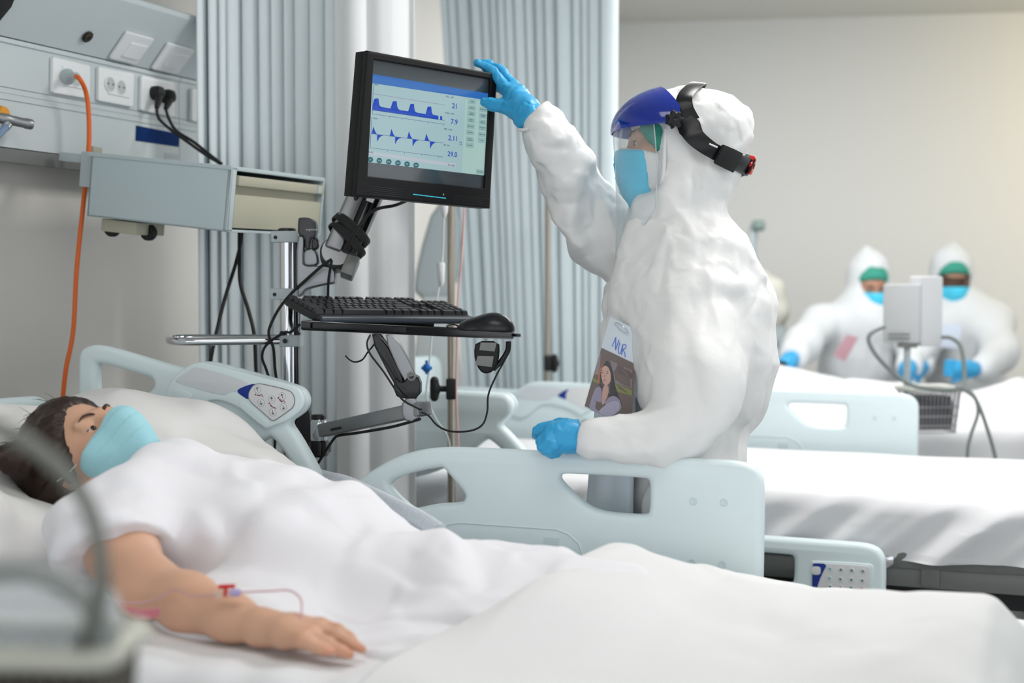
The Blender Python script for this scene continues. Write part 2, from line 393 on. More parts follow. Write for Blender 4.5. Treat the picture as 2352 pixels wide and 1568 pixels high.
# ---------------------------------------------------------------- bed-head supply unit on the head wall
WX = -2.45; FX = -2.36
zb = onX(0, 336, FX)[2]; zt = onX(0, 91, FX)[2]; g = [onX(0, y, FX)[2] for y in (227, 212, 198)]
unit = thing('bedhead_unit', 'long grey-white supply unit with sockets and switches on the wall above the patient', 'wall unit', (WX, 2.6, 1.6))
seam = onX(411, 220, FX)[1]
def lowprof():
    pr = [(WX+.002, zb), (FX, zb)]
    for z, dpt in zip(g, (.004, .002, .004)): pr += [(FX, z-.0012), (FX-dpt, z-.0008), (FX-dpt, z+.0008), (FX, z+.0012)]
    return pr+[(FX, zt-.006), (FX+.006, zt-.004), (FX+.006, zt+.006), (FX-.01, zt+.008), (WX+.002, zt+.008)]
for i, (ya, yb) in enumerate(((1.2, seam-.0012), (seam+.0012, 3.75))):
    MB().grid([[np.array([x, y, z]) for x, z in lowprof()] for y in (ya, yb)]).add([(x, y, z) for y in (ya, yb) for x, z in lowprof()], [tuple(range(len(lowprof()))), tuple(range(len(lowprof()), 2*len(lowprof())))]).build('front_panel', M_unit, unit, False)
UP0 = np.array([FX+.01, 0, zt+.012]); UT = nrm((.095, 0, .112)); UN = nrm((.112, 0, -.095))
top = UP0+UT*.165
upp = [(WX+.002, zt+.009), (UP0[0]-.015, zt+.009), (UP0[0]-.004, zt+.0095), (UP0[0], UP0[2]+.003), (top[0], top[2]), (top[0]+.002, top[2]+.012), (top[0]-.012, top[2]+.02), (WX+.002, top[2]+.02)]
MB().grid([[np.array([x, y, z]) for x, z in upp] for y in (1.2, 3.72)]).build('switch_hood', M_unit, unit, True, 30)
MB().box((FX+.0, 2.4, zb-.02), (.012, 2.5, .034), bev=.003).box((FX-.045, 2.4, zb-.012), (.088, 2.5, .02)).build('equipment_rail', M_grey, unit, False)
def onPl(px, py, o, n): r = ray(px, py); return C0+r*(((o-C0)@n)/(r@n))
def quad(name, pix, o, n, th, m, parent, scale=2.904, bev=.15, lift=0., it=1):
    q = np.array([onPl(x/scale, y/scale, o, n) for x, y in pix]); c = q.mean(0); ex = nrm(q[1]-q[0]); ey = np.cross(n, ex); 
    return plate(name, [[((v-c)@ex, (v-c)@ey) for v in q]] if it == 0 else [cornered([((v-c)@ex, (v-c)@ey) for v in q], bev)], th, min(th*.3, .003), m, parent, (c+n*(th/2+lift), ex, ey, n), it)
def cornered(p, f):
    o = []; n = len(p); p = [np.array(a) for a in p]
    for i in range(n): o += [p[i]+(p[i-1]-p[i])*f, p[i], p[i]+(p[(i+1) % n]-p[i])*f]
    return o
LO = np.array([FX, 0, 0]); LN = np.array([1., 0, 0])
sw = []
for pl, rk in (([(838, 200), (1020, 250), (895, 420), (720, 380)], [(860, 268), (970, 295), (905, 385), (795, 358)]), ([(1115, 275), (1290, 325), (1172, 485), (1000, 450)], [(1130, 335), (1240, 360), (1170, 450), (1070, 430)])):
    s_ = quad('switch_plate', pl, UP0, UN, .009, M_white, unit); quad('rocker', rk, UP0, UN, .004, M_white, s_, lift=.009)
jack = onPl(578/2.904, 240/2.904, UP0, UN)
jk = MB().lathe(jack, UN, [(.013, 0), (.0155, .002), (.0155, .006), (.012, .008), (.004, .006)], 20, (0, 1, 0)).build('jack_socket', M_black, unit)
MB().lathe(jack+UN*.007, UN, [(.0095, 0), (.0095, .0016), (.008, .0018)], 20, (0, 1, 0)).build('yellow_ring', mat('mustard', (120, 104, 30), .5), jk); MB().lathe(jack+UN*.0088, UN, [(.0082, 0), (.0082, .0006), (.003, .0006)], 18, (0, 1, 0)).build('jack_hole', M_ink, jk)
quad('air_grille', [(0, -40), (95, -20), (70, 40), (-20, 150), (-60, 100)], UP0, UN, .004, M_dark, unit, it=0)
def socket(pl, ins, wells):
    p_ = quad('socket_plate', pl, LO, LN, .012, M_white, unit); quad('socket_insert', ins, LO, LN, .003, M_white, p_, lift=.012, bev=.06)
    for x, y in wells:
        c = onX(x/2.904, y/2.904, FX+.0155)
        MB().lathe(c, LN, [(.0205, -.004), (.0205, .0008), (.0188, .0014)], 22).build('socket_well', M_white, p_)
        MB().lathe(c, LN, [(.0178, .0008), (.0178, .0017), (.0, .0017)], 22).build('well_shade_disc', mat('socket_shade', (188, 190, 192), .5), p_); c = c+LN*.0016  # grey disc paints the shade of a recess that is not cut
        h = MB()
        for s in (-1, 1): h.lathe(c+np.array([-.001, s*.0095, 0]), LN, [(.0026, 0), (.0026, .0016)], 8)
        h.build('pin_hole', M_ink, p_)
socket([(330, 378), (580, 440), (576, 662), (327, 620)], [(388, 440), (552, 477), (546, 602), (384, 570)], [(440, 512), (508, 528)])
socket([(637, 443), (872, 493), (867, 717), (633, 673)], [(695, 505), (842, 540), (836, 657), (692, 627)], [(735, 560), (808, 582)])
socket([(922, 503), (1147, 553), (1143, 785), (918, 737)], [(977, 565), (1122, 600), (1118, 720), (973, 690)], [(1018, 625), (1090, 648)])
socket([(1258, 590), (1470, 636), (1465, 848), (1255, 805)], [(1300, 650), (1425, 678), (1420, 790), (1296, 765)], [])
quad('blue_strip', [(905, 836), (1195, 893), (1190, 980), (902, 938)], LO, LN, .0015, M_navy, unit, bev=.03)
quad('paper_label', [(1098, 1018), (1190, 1028), (1188, 1062), (1096, 1056)], LO, LN, .001, M_lgrey, unit, it=0)
quad('rail_hook', [(600, 975), (660, 985), (658, 1030), (598, 1020)], LO, LN, .012, M_beige, unit)
# gas outlet fitting at the left picture edge
gas = thing('gas_connector', 'brushed metal gas connector with blue hose on the wall unit beside the orange cord', 'connector', onX(10, 285, FX))
gp = onX(6, 272, FX+.03); g2 = onX(44, 280, FX+.05)
MB().lathe(gp, g2-gp, [(.012, -.02), (.013, .0), (.013, .012), (.0115, .016), (.0115, .05), (.0125, .052), (.0125, .066), (.010, .07)], 18).build('metal_body', M_alu, gas)
MB().lathe(onX(-4, 262, FX+.012), (1, 0, 0), [(.02, -.012), (.021, .004), (.016, .02), (.012, .02)], 20).build('yellow_collar', mat('amber_plastic', (222, 150, 40), .4), gas)
hp = [onX(18, 287, FX+.045), onX(6, 300, FX+.05), onX(-20, 330, FX+.06), onX(-60, 400, FX+.06)]
MB().tube(smooth_path(hp), .0085, 12).build('hose', mat('blue_grey_hose', (120, 142, 170), .35), gas)
MB().tube(smooth_path([hp[0], hp[0]*.5+hp[1]*.5]), .0105, 12).build('hose_clip', M_chrome, gas)
# plugs and mains leads
def cord(name, pts, r, m, parent=None, n=8): return MB().tube(smooth_path(pts, n), r, 10).build(name, m, parent)
pl = thing('orange_lead', 'orange power cord hanging from the leftmost wall socket behind the patient', 'power cord', onX(155, 175, FX+.02))
a = onX(440/2.904, 512/2.904, FX+.014); bq = onX(505/2.904, 508/2.904, FX+.07)
MB().lathe(a, bq-a, [(.019, -.004), (.02, .012), (.017, .02), (.01, .028), (.008, .034), (.0095, .036), (.008, .040), (.009, .044), (.0075, .048), (.0085, .052), (.006, .066)], 18).build('plug', M_lgrey, pl)
FXo = FX+.075
cord('cable', [bq, onX(185, 184, FXo+.01), onX(198, 215, FXo), onX(204, 270, FXo), onX(203, 350, FXo), onX(190, 480, FXo), onX(176, 620, FXo-.02), onX(168, 760, FXo-.03), onX(151, 850, FXo-.04), onX(143, 930, FXo-.05), onX(136, 1010, FXo-.06), onX(150, 1100, FXo-.06)], .0058, M_orange, pl)
for lab, s, e, mid in (('black round plug with lead in the third wall socket, left of its twin', (1018, 622), (1045, 720), [(1060, 790), (1140, 865), (1250, 945), (1370, 1030), (1470, 1090)]), ('black square plug with lead in the third wall socket, beside the curtain', (1092, 645), (1105, 725), [(1130, 800), (1180, 875), (1290, 945), (1385, 1020), (1478, 1092)])):
    o = thing('power_plug', lab, 'plug', onX(s[0]/2.904, s[1]/2.904, FX+.02), 'black plugs in the third socket')
    a = onX(s[0]/2.904, s[1]/2.904, FX+.014); d_ = onX(e[0]/2.904, e[1]/2.904, FX+.05)
    MB().lathe(a, (1, 0, 0), [(.019, 0), (.0195, .018), (.016, .03), (.006, .036)], 18).tube([a+np.array([.022, 0, -.004]), (a+d_)/2+np.array([.012, 0, 0]), d_], [.011, .010, .006], 12).build('plug_body', M_rubber, o)
    cord('cable', [d_]+[onX(x/2.904, y/2.904, FX+.06+.05*k) for k, (x, y) in enumerate(mid)], .0042, M_rubber, o)
# ---------------------------------------------------------------- swivel box with drawer on the wall rail
BM = np.array([[.99269, -.0438, .1124], [.0447, .9990, -.00538], [-.11205, .01036, .99365]]); bc = np.array([-2.0306, 3.0211, 1.4959]); bd = np.array([.3834, .4664, .15])
bx = thing('drawer_box', 'pale grey metal box with a beige drawer, carried on the wall rail', 'drawer box', bc)
loc = lambda x, y, z: bc+BM@np.array([x, y, z])
mb = MB()
th = .006
mb.box(loc(-.004, 0, bd[2]/2-th/2), (bd[0]+.008, bd[1]+.006, th+.004), BM, .002).box(loc(0, 0, -bd[2]/2+th/2), (bd[0], bd[1], th), BM, .001)
mb.box(loc(0, -bd[1]/2+th/2, 0), (bd[0], th, bd[2]), BM, .001).box(loc(0, bd[1]/2-th/2, 0), (bd[0], th, bd[2]), BM, .001).box(loc(-bd[0]/2+th/2, 0, 0), (th, bd[1], bd[2]), BM, .001)
mb.box(loc(bd[0]/2-.006, -bd[1]/2+.012, 0), (.012, .024, bd[2]), BM, .002)
mb.build('box_shell', mat('blue_grey_enamel', (184, 198, 202), .36, var=.012), bx)
dw = MB().box(loc(bd[0]/2-.010, .012, -.026), (.014, bd[1]-.034, .078), BM, .002).box(loc(bd[0]/2-.022, .012, .03), (.006, bd[1]-.034, .05), BM).build('drawer_front', M_beige, bx)
MB().box(loc(bd[0]/2-.006, .012, .045), (.02, bd[1]-.036, .024), BM, .004).build('drawer_handle', M_beige, dw)
MB().box(loc(bd[0]/2+.0045, bd[1]/2-.035, .045), (.002, .02, .018), BM).build('paper_tag', M_lgrey, dw)
br = MB().box(loc(-bd[0]/2-.02, -bd[1]/2+.03, .035), (.05, .02, .085), BM, .003).box(loc(-bd[0]/2-.075, -bd[1]/2+.05, .06), (.09, .03, .022), BM, .003).build('wall_bracket', M_lgrey, bx)
u_ = MB().box(loc(-bd[0]/2+.07, -bd[1]/2+.09, -bd[2]/2-.018), (.10, .12, .03), BM, .003).build('under_bracket', M_beige, bx)
for dx, dy in ((-.045, -.0), (.045, .02)):
    MB().lathe(loc(-bd[0]/2+.07+dx, -bd[1]/2+.07+dy, -bd[2]/2-.026), BM[:, 1], [(.018, -.01), (.02, -.006), (.02, .006), (.018, .01)], 18).build('black_knob', M_rubber, bx)
# ---------------------------------------------------------------- curtains
def curtain(name, label, path, z0, z1, n, amp, m, taper=0., seed=1, ns=420, sharp=.6, wv=None):
    pt = smooth_path(path, 40); seg = np.linalg.norm(np.diff(pt, axis=0), axis=1); cs = np.r_[0, np.cumsum(seg)]; Lt = cs[-1]
    s = np.linspace(0, 1, ns); r = np.random.RandomState(seed); zz = np.linspace(z0, z1, 15); G = np.zeros((ns, 15, 3))
    ph = np.cumsum(np.interp(np.arange(ns), np.linspace(0, ns, int(n*2)), .45+1.1*r.rand(int(n*2)))); ph = ph/ph[-1]*n*2*math.pi if wv is None else wv(s)*2*math.pi
    am = amp*(.55+.6*np.interp(s, np.linspace(0, 1, 12), r.rand(12))) if np.isscalar(amp) else np.interp(s, np.linspace(0, 1, len(amp)), amp)
    for j, z in enumerate(zz):
        t = (z-z0)/(z1-z0); s2 = s+(1-s)*taper*(1-t)
        x = np.interp(s2*Lt, cs, pt[:, 0]); y = np.interp(s2*Lt, cs, pt[:, 1])
        tx = np.gradient(x); ty = np.gradient(y); l = np.hypot(tx, ty); nx, ny = -ty/l, tx/l
        ww = 1-2*np.abs(np.sin(ph/2+.12*np.sin(3*t+s*9)))**sharp
        side = .35*np.cos(ph*1.0+.5)*am
        G[:, j, 0] = x+nx*am*ww+tx/l*side; G[:, j, 1] = y+ny*am*ww+ty/l*side; G[:, j, 2] = z
    o = MB().grid(G, .002).build(name, m, None, True, 0); return tag(o, label, 'curtain')
cp = lambda px, v: tuple((P(px, 650, v))[:2])
n1 = lambda s: np.where(s < .64, s/.64*13.2, 13.2+(s-.64)/.36*1.7)
curtain('privacy_curtain', 'pale blue-white curtain gathered in deep folds behind the drawer box', [cp(452, 3.86), cp(560, 3.9), cp(680, 3.9), cp(792, 3.88)], .3, 2.68, 11.5, [.026, .034, .038, .034, .038, .034, .036, .03, .03], M_curt, 0., 3, 520, .8)
curtain('privacy_curtain', 'smooth white curtain hanging nearly flat behind the monitor, right of the gathered one', [cp(768, 3.80), cp(830, 3.77), cp(890, 3.79), cp(953, 3.80)], .3, 2.68, 2.2, [.006, .014, .012, .016, .008], mat('white_curtain_cloth', (238, 239, 240), .8, spec=.2, bump=.1, bscale=600, var=.01), 0., 5, 160, 1.2)
curtain('privacy_curtain', 'pale curtain in narrow folds behind the nurse, left of the bare grey wall', [cp(1012, 5.45), cp(1150, 5.35), cp(1280, 5.25), cp(1405, 5.15)], .35, 2.68, 17, .036, mat('blue_curtain_cloth', (222, 234, 239), .8, spec=.2, bump=.15, bscale=600, var=.02), .22, 8, 600, .8)
# ---------------------------------------------------------------- hospital beds
RY = 2.65
def xz(pts, sx=1., ox=0., oy=0.): return [tuple(onY(x/sx+ox, y/sx+oy, RY)[[0, 2]]) for x, y in pts]
HEAD = [xz([(186, 1010), (187, 830), (191, 806), (205, 794), (230, 790), (300, 808), (425, 846), (440, 840), (462, 831), (485, 829), (520, 836), (680, 881), (703, 893), (713, 918), (706, 941), (690, 955), (668, 968), (688, 996), (711, 1035), (735, 1080), (748, 1106), (760, 1150), (768, 1200), (712, 1200), (708, 1140), (694, 1095), (666, 1049), (645, 1020), (631, 1004), (622, 1005), (592, 1022), (540, 1050), (440, 1070), (300, 1060)]),
        xz([(228, 837), (236, 833), (340, 862), (357, 868), (362, 881), (356, 894), (330, 911), (309, 920), (278, 920), (238, 908), (229, 900)])]
FOOT = [xz([(742, 1190), (784, 1136), (821, 1103), (878, 1066), (923, 1044), (971, 1031), (1019, 1026), (1067, 1026), (1306, 1037), (1640, 1054), (1703, 1058), (1735, 1070), (1751, 1090), (1757, 1114), (1755, 1240), (1752, 1400), (1500, 1395), (1200, 1370), (1000, 1345), (900, 1330), (830, 1290), (770, 1240)]),
        xz([(899, 1107), (923, 1093), (971, 1079), (1018, 1072), (1024, 1074), (1038, 1091), (1071, 1128), (1073, 1143), (1064, 1153), (1012, 1155), (974, 1163), (956, 1167), (948, 1163), (920, 1139), (901, 1117)]),
        xz([(1288, 1096), (1291, 1088), (1310, 1086), (1480, 1096), (1493, 1099), (1496, 1112), (1495, 1172), (1488, 1181), (1420, 1177), (1385, 1172), (1352, 1160), (1320, 1132), (1294, 1106)])]
S7 = lambda pts: xz(pts, 4.9, 380, 800)
HUMP = S7([(72, 560), (100, 420), (180, 310), (270, 230), (360, 170), (450, 145), (530, 155), (1000, 275), (1480, 395), (1580, 440), (1635, 560), (1620, 650), (1560, 720), (1420, 820), (1280, 862), (1190, 915), (1100, 800), (950, 690), (750, 590), (620, 570), (520, 600), (380, 700), (280, 735), (180, 710), (100, 640)])
STICK = S7([(195, 345), (390, 210), (450, 195), (1085, 378), (900, 468), (800, 478), (735, 525), (210, 375)])
DIMPLE = S7([(165, 470), (185, 435), (340, 470), (385, 510), (375, 560), (300, 620), (240, 632), (185, 590)])
BLUET = S7([(890, 470), (905, 445), (1000, 405), (1095, 382), (1050, 430), (1020, 490), (1024, 575), (905, 495)])
PANEL = S7([(1050, 430), (1080, 400), (1120, 385), (1180, 390), (1460, 455), (1515, 495), (1540, 570), (1520, 645), (1480, 680), (1330, 785), (1295, 800), (1265, 785), (1150, 680), (1024, 578), (1015, 500)])
LATCH = S7([(905, 620), (930, 588), (970, 590), (1210, 790), (1238, 830), (1225, 868), (1180, 868), (925, 660)])
BTN = [(1120, 448), (1160, 597), (1280, 560), (1292, 705), (1397, 525), (1410, 648)]
def moved(pts, dx=0, dz=0, rot=0., piv=(0, 0)):
    c, s = math.cos(rot), math.sin(rot); return [(piv[0]+c*(x-piv[0])-s*(z-piv[1])+dx, piv[1]+s*(x-piv[0])+c*(z-piv[1])+dz) for x, z in pts]
def ring(name, pts, r, m, parent, y, closed=True):
    q = chaikin(pts, 2) if closed else pts
    return MB().tube([(a[0], y, a[1]) for a in q], r, 6, closed).build(name, m, parent)
def head_rail(bed, y, tf, full=True, face=-1):
    """face -1: controls face the viewer side"""
    rl = plate('side_rail', [tf(o) for o in HEAD], .036, .0145, M_aqua, bed, XZ(y))
    yf = y+face*.018
    plate('control_housing', [tf(HUMP)], .014, .0055, M_aqua, rl, XZ(yf+face*.003)); yh = yf+face*.0105
    plate('sticker', [tf(STICK)], .0016, .0004, M_label, rl, XZ(yh)); plate('blue_panel', [tf(BLUET)], .002, .0003, M_blue, rl, XZ(yh), it=1)
    plate('button_panel', [tf(PANEL)], .0022, .0004, M_key, rl, XZ(yh)); yk = yh+face*.0012
    if not full: return rl
    ring('panel_outline', tf(PANEL), .0008, M_line, rl, yk); plate('thumb_dimple', [tf(DIMPLE)], .003, .0014, M_aqua, rl, XZ(yh)); plate('release_latch', [tf(LATCH)], .0025, .001, M_aqua, rl, XZ(yh))
    a0 = tf(S7([(0, 0)]))[0]; px = lambda x, yy: np.array(tf(S7([(x, yy)]))[0])
    e_up = nrm(np.r_[px(1300, 500)-px(1318, 600)]); e_rt = np.array([e_up[1], -e_up[0]])
    for i, (bx_, by_) in enumerate(BTN):
        c = px(bx_, by_); t = np.linspace(0, 2*math.pi, 20)[:-1]
        b_ = plate('button', [[tuple(c+.0082*np.array([math.cos(k), math.sin(k)])) for k in t]], .0012, .0003, M_key, rl, XZ(yk), it=0)
        s = 1 if i % 2 == 0 else -1; f = lambda u, v: c+e_rt*u*.001+e_up*v*.001*s
        st = lambda p, q, w_=.9: [tuple(p+nrm(np.r_[-(q-p)[1], (q-p)[0]])*w_*.001*k) if j else None for j, k in ()]
        mk = MB()
        for p, q in ((f(0, -4.6), f(0, 4.4)), (f(-3.2, 1.2), f(0, 4.6)), (f(3.2, 1.2), f(0, 4.6))): mk.tube([(p[0], yk+face*.0006, p[1]), (q[0], yk+face*.0006, q[1])], .00062, 6)
        mk.build('arrow_mark', M_ink, rl); ring('button_rim', [tuple(c+.0082*np.array([math.cos(k), math.sin(k)])) for k in t], .00025, M_line, rl, yk+face*.0006)
    icons = [[(1095, 508), [(1112, 512), (1148, 520)], [(1148, 520), (1160, 502), (1184, 535)]], [(1250, 606), [(1262, 620), (1284, 645)], [(1284, 645), (1330, 660)]], [(1353, 545), [(1365, 560), (1392, 590)], [(1392, 590), (1410, 572), (1430, 600)]]]
    for h_, t_, l_ in icons:
        mk = MB(); c = px(*h_); mk.lathe((c[0], yk, c[1]), (0, face, 0), [(.0015, -.0004), (.0015, .0006)], 10, (1, 0, 0))
        for seq, r_ in ((t_, .0011), (l_, .0007)): mk.tube([(px(*q)[0], yk+face*.0003, px(*q)[1]) for q in seq], r_, 6)
        mk.build('position_icon', M_mag, rl)
    return rl
def foot_rail(bed, y, tf, face=-1, screws=True):
    rl = plate('side_rail', [tf(o) for o in FOOT], .036, .0145, M_aqua, bed, XZ(y)); yf = y+face*.018
    ring('moulded_ridge', tf(xz([(1000, 1240), (1018, 1212), (1040, 1200), (1068, 1197), (1285, 1212), (1312, 1222), (1337, 1245), (1350, 1285), (1340, 1330)])), .0022, M_aqua, rl, yf, False)
    plate('recess_tab', [tf(xz([(1256, 1230), (1292, 1232), (1291, 1262), (1255, 1260)]))], .002, .0004, M_aquad, rl, XZ(yf), it=0)
    if screws:
        for p in ((1598, 1148), (1668, 1151), (1594, 1288), (1664, 1292)):
            c = tf(xz([p]))[0]; MB().lathe((c[0], yf-face*.001, c[1]), (0, face, 0), [(.0078, 0), (.0078, .0016), (.0066, .0024), (.003, .0014), (.0, .0014)], 18, (1, 0, 0)).build('screw_cap', M_aquad, rl)
    return rl
def bed_base(bed, dx, dy):
    sh = np.array([dx, dy, 0])
    MB().box(np.array([-1.08, 2.1, .56])+sh, (2.1, .9, .05), None, .01).box(np.array([-1.08, 2.1, .50])+sh, (1.9, .7, .06)).build('mattress_deck', M_dark, bed)
    MB().box(np.array([-1.08, 1.66, .56])+sh, (2.08, .03, .06), None, .006).box(np.array([-1.08, 2.54, .56])+sh, (2.08, .03, .06), None, .006).build('side_bar', M_grey, bed)
    for x in (-1.75, -.45): MB().box(np.array([x, 2.1, .32])+sh, (.28, .34, .34), None, .02).build('lift_column', M_lgrey, bed)
    MB().box(np.array([-1.08, 2.1, .14])+sh, (1.9, .62, .07), None, .02).build('base_frame', M_lgrey, bed)
    for x in (-1.95, -.2):
        for y in (1.78, 2.42):
            MB().lathe(np.array([x, y, .065])+sh, (0, 1, 0), [(.05, -.02), (.064, -.016), (.064, .016), (.05, .02)], 20, (1, 0, 0)).box(np.array([x, y, .12])+sh, (.03, .03, .1)).build('caster', M_dark, bed)
    for nm, x, zt_ in (('headboard', -2.2, 1.03), ('footboard', .13, .93)):
        plate(nm, [[(1.58+dy, .5), (1.58+dy, zt_-.06), (1.60+dy, zt_-.012), (1.66+dy, zt_), (2.54+dy, zt_), (2.60+dy, zt_-.012), (2.62+dy, zt_-.06), (2.62+dy, .5)]], .034, .014, M_aqua, bed, (np.array([x+dx, 0, 0]), np.array([0, 1., 0]), np.array([0, 0, 1.]), np.array([1., 0, 0])))
def strut(bed, pts, r): MB().tube(pts, r, 8).build('rail_link', M_lgrey, bed)
idt = lambda o: o
b1 = thing('hospital_bed', 'aqua hospital bed under the masked patient, nearest to us', 'bed', (-1.08, 2.1, 0), 'ward beds')
bed_base(b1, 0, 0); head_rail(b1, RY, idt); foot_rail(b1, RY, idt)
for x in (-1.93, -.85): MB().box((x, 2.6, .62), (.05, .06, .18), None, .01).build('rail_support', M_lgrey, b1)
# bed 2: near foot rail lowered, the others up
b2 = thing('hospital_bed', 'empty aqua hospital bed made up behind the nurse, its near side rail lowered', 'bed', (-1.08, 4.05, 0), 'ward beds')
q0 = np.array(xz([(1757, 1112)])[0])
t2 = onY(2036, 1300, 3.53)[[0, 2]]-q0+np.array([0, .012]); tB = onY(2111, 935, 4.60)[[0, 2]]-q0
bed_base(b2, float(tB[0]), 1.95)
lo = foot_rail(b2, 3.53, lambda o: moved(o, *t2), -1, False)
hb = np.array(xz([(713, 918)])[0]); pv = np.array(xz([(300, 1000)])[0]); ht = math.radians(11)
tip = np.array(moved([tuple(hb)], 0, 0, ht, pv)[0])
n2 = onY(1182, 925, 3.53)[[0, 2]]-tip; f2 = onY(1392, 900, 4.60)[[0, 2]]-tip
head_rail(b2, 3.53, lambda o: moved(moved(o, 0, 0, ht, pv), *n2), False, 1); head_rail(b2, 4.60, lambda o: moved(moved(o, 0, 0, ht, pv), *f2), False)
foot_rail(b2, 4.60, lambda o: moved(o, *tB))
# control panel on the lowered rail
yy = 3.53-.0185
S4 = lambda pts: [tuple(onY(x/4.594+1840, y/4.594+1230, yy)[[0, 2]]) for x, y in pts]
pb = plate('keypad_frame', [S4([(110, 275), (130, 262), (720, 292), (758, 315), (768, 360), (740, 700), (100, 680)])], .004, .0015, M_aqua, lo, XZ(yy), it=1)
pk = plate('keypad', [S4([(122, 290), (140, 282), (700, 312), (728, 335), (735, 370), (715, 660), (118, 640)])], .003, .0006, M_key, lo, XZ(yy-.002), it=1)
plate('keypad_blue_side', [S4([(122, 300), (140, 284), (282, 292), (235, 380), (195, 470), (165, 570), (150, 640), (118, 640)])], .002, .0003, M_blue, lo, XZ(yy-.0035), it=1)
plate('keypad_tag', [S4([(112, 318), (205, 322), (212, 360), (205, 410), (110, 405)])], .001, .0002, M_key, lo, XZ(yy-.0048), it=1)
M_green = mat('green_ink', (40, 96, 76), .5); M_teal = mat('teal_ink', (60, 176, 176), .5); M_red = mat('red_ink', (196, 60, 44), .5)
for x, y, m_ in ((308, 345, M_teal), (425, 355, M_green), (538, 362, M_green), (655, 370, M_green), (303, 445, M_teal), (418, 455, M_green), (535, 462, M_green), (650, 470, M_green), (310, 535, M_green), (420, 542, M_red), (530, 545, M_green), (645, 555, M_red)):
    c = np.array(S4([(x, y)])[0]); t = np.linspace(0, 2*math.pi, 15)[:-1]
    plate('key', [[tuple(c+.0062*np.array([math.cos(k), math.sin(k)])) for k in t]], .001, .0002, M_label, lo, XZ(yy-.0042), it=0)
    s = 1 if y < 420 else -1; plate('key_mark', [[tuple(c+np.array(q)*.0042*s) for q in ((-.8, -.5), (.8, -.5), (0, .9))]], .0006, .0001, m_, lo, XZ(yy-.005), it=0)
# grey side bar with its joint, right of the lowered rail
ya = 3.60; sb = MB(); A_, B_ = onY(2045, 1282, ya), onY(2420, 1302, ya)
for a_, b_ in ((A_, B_),): dd = nrm(b_-a_); sb.box((a_+b_)/2+dd*.2, (np.linalg.norm(b_-a_)+.4, .035, .044), np.stack([dd, np.array([0, 1., 0]), np.cross(dd, [0, 1., 0])], 1), .006)
sb.build('deck_side_bar', M_grey, b2); MB().lathe(A_-dd*.045, dd, [(.018, 0), (.026, .01), (.03, .02), (.03, .04), (.024, .05), (.02, .055)], 20).build('bar_joint', M_chrome, b2)
MB().box(onY(2138, 1318, ya), (.045, .03, .06), None, .004).build('bar_bracket', M_grey, b2)
MB().box(onY(2330, 1352, 3.72), (.5, .02, .02), None, .002).build('blue_edge_strip', M_blue, b2)
b3 = thing('hospital_bed', 'aqua hospital bed farthest from us, beside the two gowned staff', 'bed', (-1.08, 6.05, 0), 'ward beds')
bed_base(b3, 0.05, 3.95)
foot_rail(b3, 6.60, lambda o: moved(o, .05, -.34), -1, False)
# ---------------------------------------------------------------- sheeted mattresses
def mattress(label, x0, x1, y0, y1, zt_, th_, bend, m, seed, wr=.007, nx=220, parentless=True, diag=.8, tw=.0025):
    r_ = .045; prof = []
    for k in range(26): prof.append((y0, zt_-th_+(th_-r_)*k/26))
    for k in range(9): a = math.pi/2*k/8; prof.append((y0+r_-r_*math.cos(a), zt_-r_+r_*math.sin(a)))
    for k in range(1, 40): prof.append((y0+r_+(y1-y0-2*r_)*k/40, zt_))
    for k in range(9): a = math.pi/2*k/8; prof.append((y1-r_+r_*math.sin(a), zt_-r_+r_*math.cos(a)))
    prof.append((y1, zt_-th_))
    xs = np.linspace(x0, x1, nx); G = np.zeros((nx, len(prof), 3)); rr = np.random.RandomState(seed); ph = rr.rand(6)*9
    for j, (y, z) in enumerate(prof):
        t = np.clip((zt_-z)/th_, 0, 1); sidef = np.clip((y0+.06-y)/.06, 0, 1)
        q = xs+diag*(zt_-z)*1.2
        f = np.abs(np.sin(q*11+ph[0]+1.3*np.sin(q*3.1+ph[1])))**2*(.6+.4*np.sin(q*4.7+ph[2]))+.4*np.abs(np.sin(q*23+ph[3]))**3
        dsp = wr*(f-.5)*sidef*np.clip(.25+1.6*t, 0, 1)
        topn = .004*sines(np.stack([xs, xs*0+y, xs*0+z], 1), 3.2, seed)+tw*(np.sin(q*(11 if tw < .004 else 47)+ph[0]+2*np.sin(q*6))*.6+.6*np.abs(np.sin(q*29+1.5*np.sin(q*9))))*np.clip(1-(y-y0)/.16, 0, 1)
        G[:, j, 0] = xs; G[:, j, 1] = y-dsp; G[:, j, 2] = z+bend(xs)+(topn if t < .5 else 0)-(.006*np.abs(np.sin(q*7))*sidef if j < 3 else 0)
    mb = MB().grid(G); k = len(prof)
    for i in (0, nx-1): mb.F.append(tuple(range(i*k, (i+1)*k)))
    mb.F += [(i*k, (i+1)*k, (i+1)*k+k-1, i*k+k-1) for i in range(nx-1)]
    o = mb.build('sheeted_mattress', m, None, True, 60); return tag(o, label, 'mattress', 'sheeted mattresses')
bend1 = lambda x: np.maximum(0, -1.22-x)*.09-np.maximum(0, x+.85)*.068
mattress('white-sheeted mattress under the patient and her outstretched arm', -2.15, .06, 1.60, 2.60, .752, .16, bend1, M_sheet, 2, .012, 420, True, .3, .008)
z2 = onY(1755, 1122, 3.60)[2]
mattress('bare white-sheeted mattress with pleated side on the empty middle bed', -2.0+float(tB[0]), .15, 3.57, 4.52, z2, .15, lambda x: 0*x, M_sheet, 5, .034, 300, True, 1.)
mattress('white-sheeted mattress on the far bed beside the wall', -2.1, .15, 5.55, 6.5, .74, .15, lambda x: 0*x, M_sheet, 6, .007, 120)
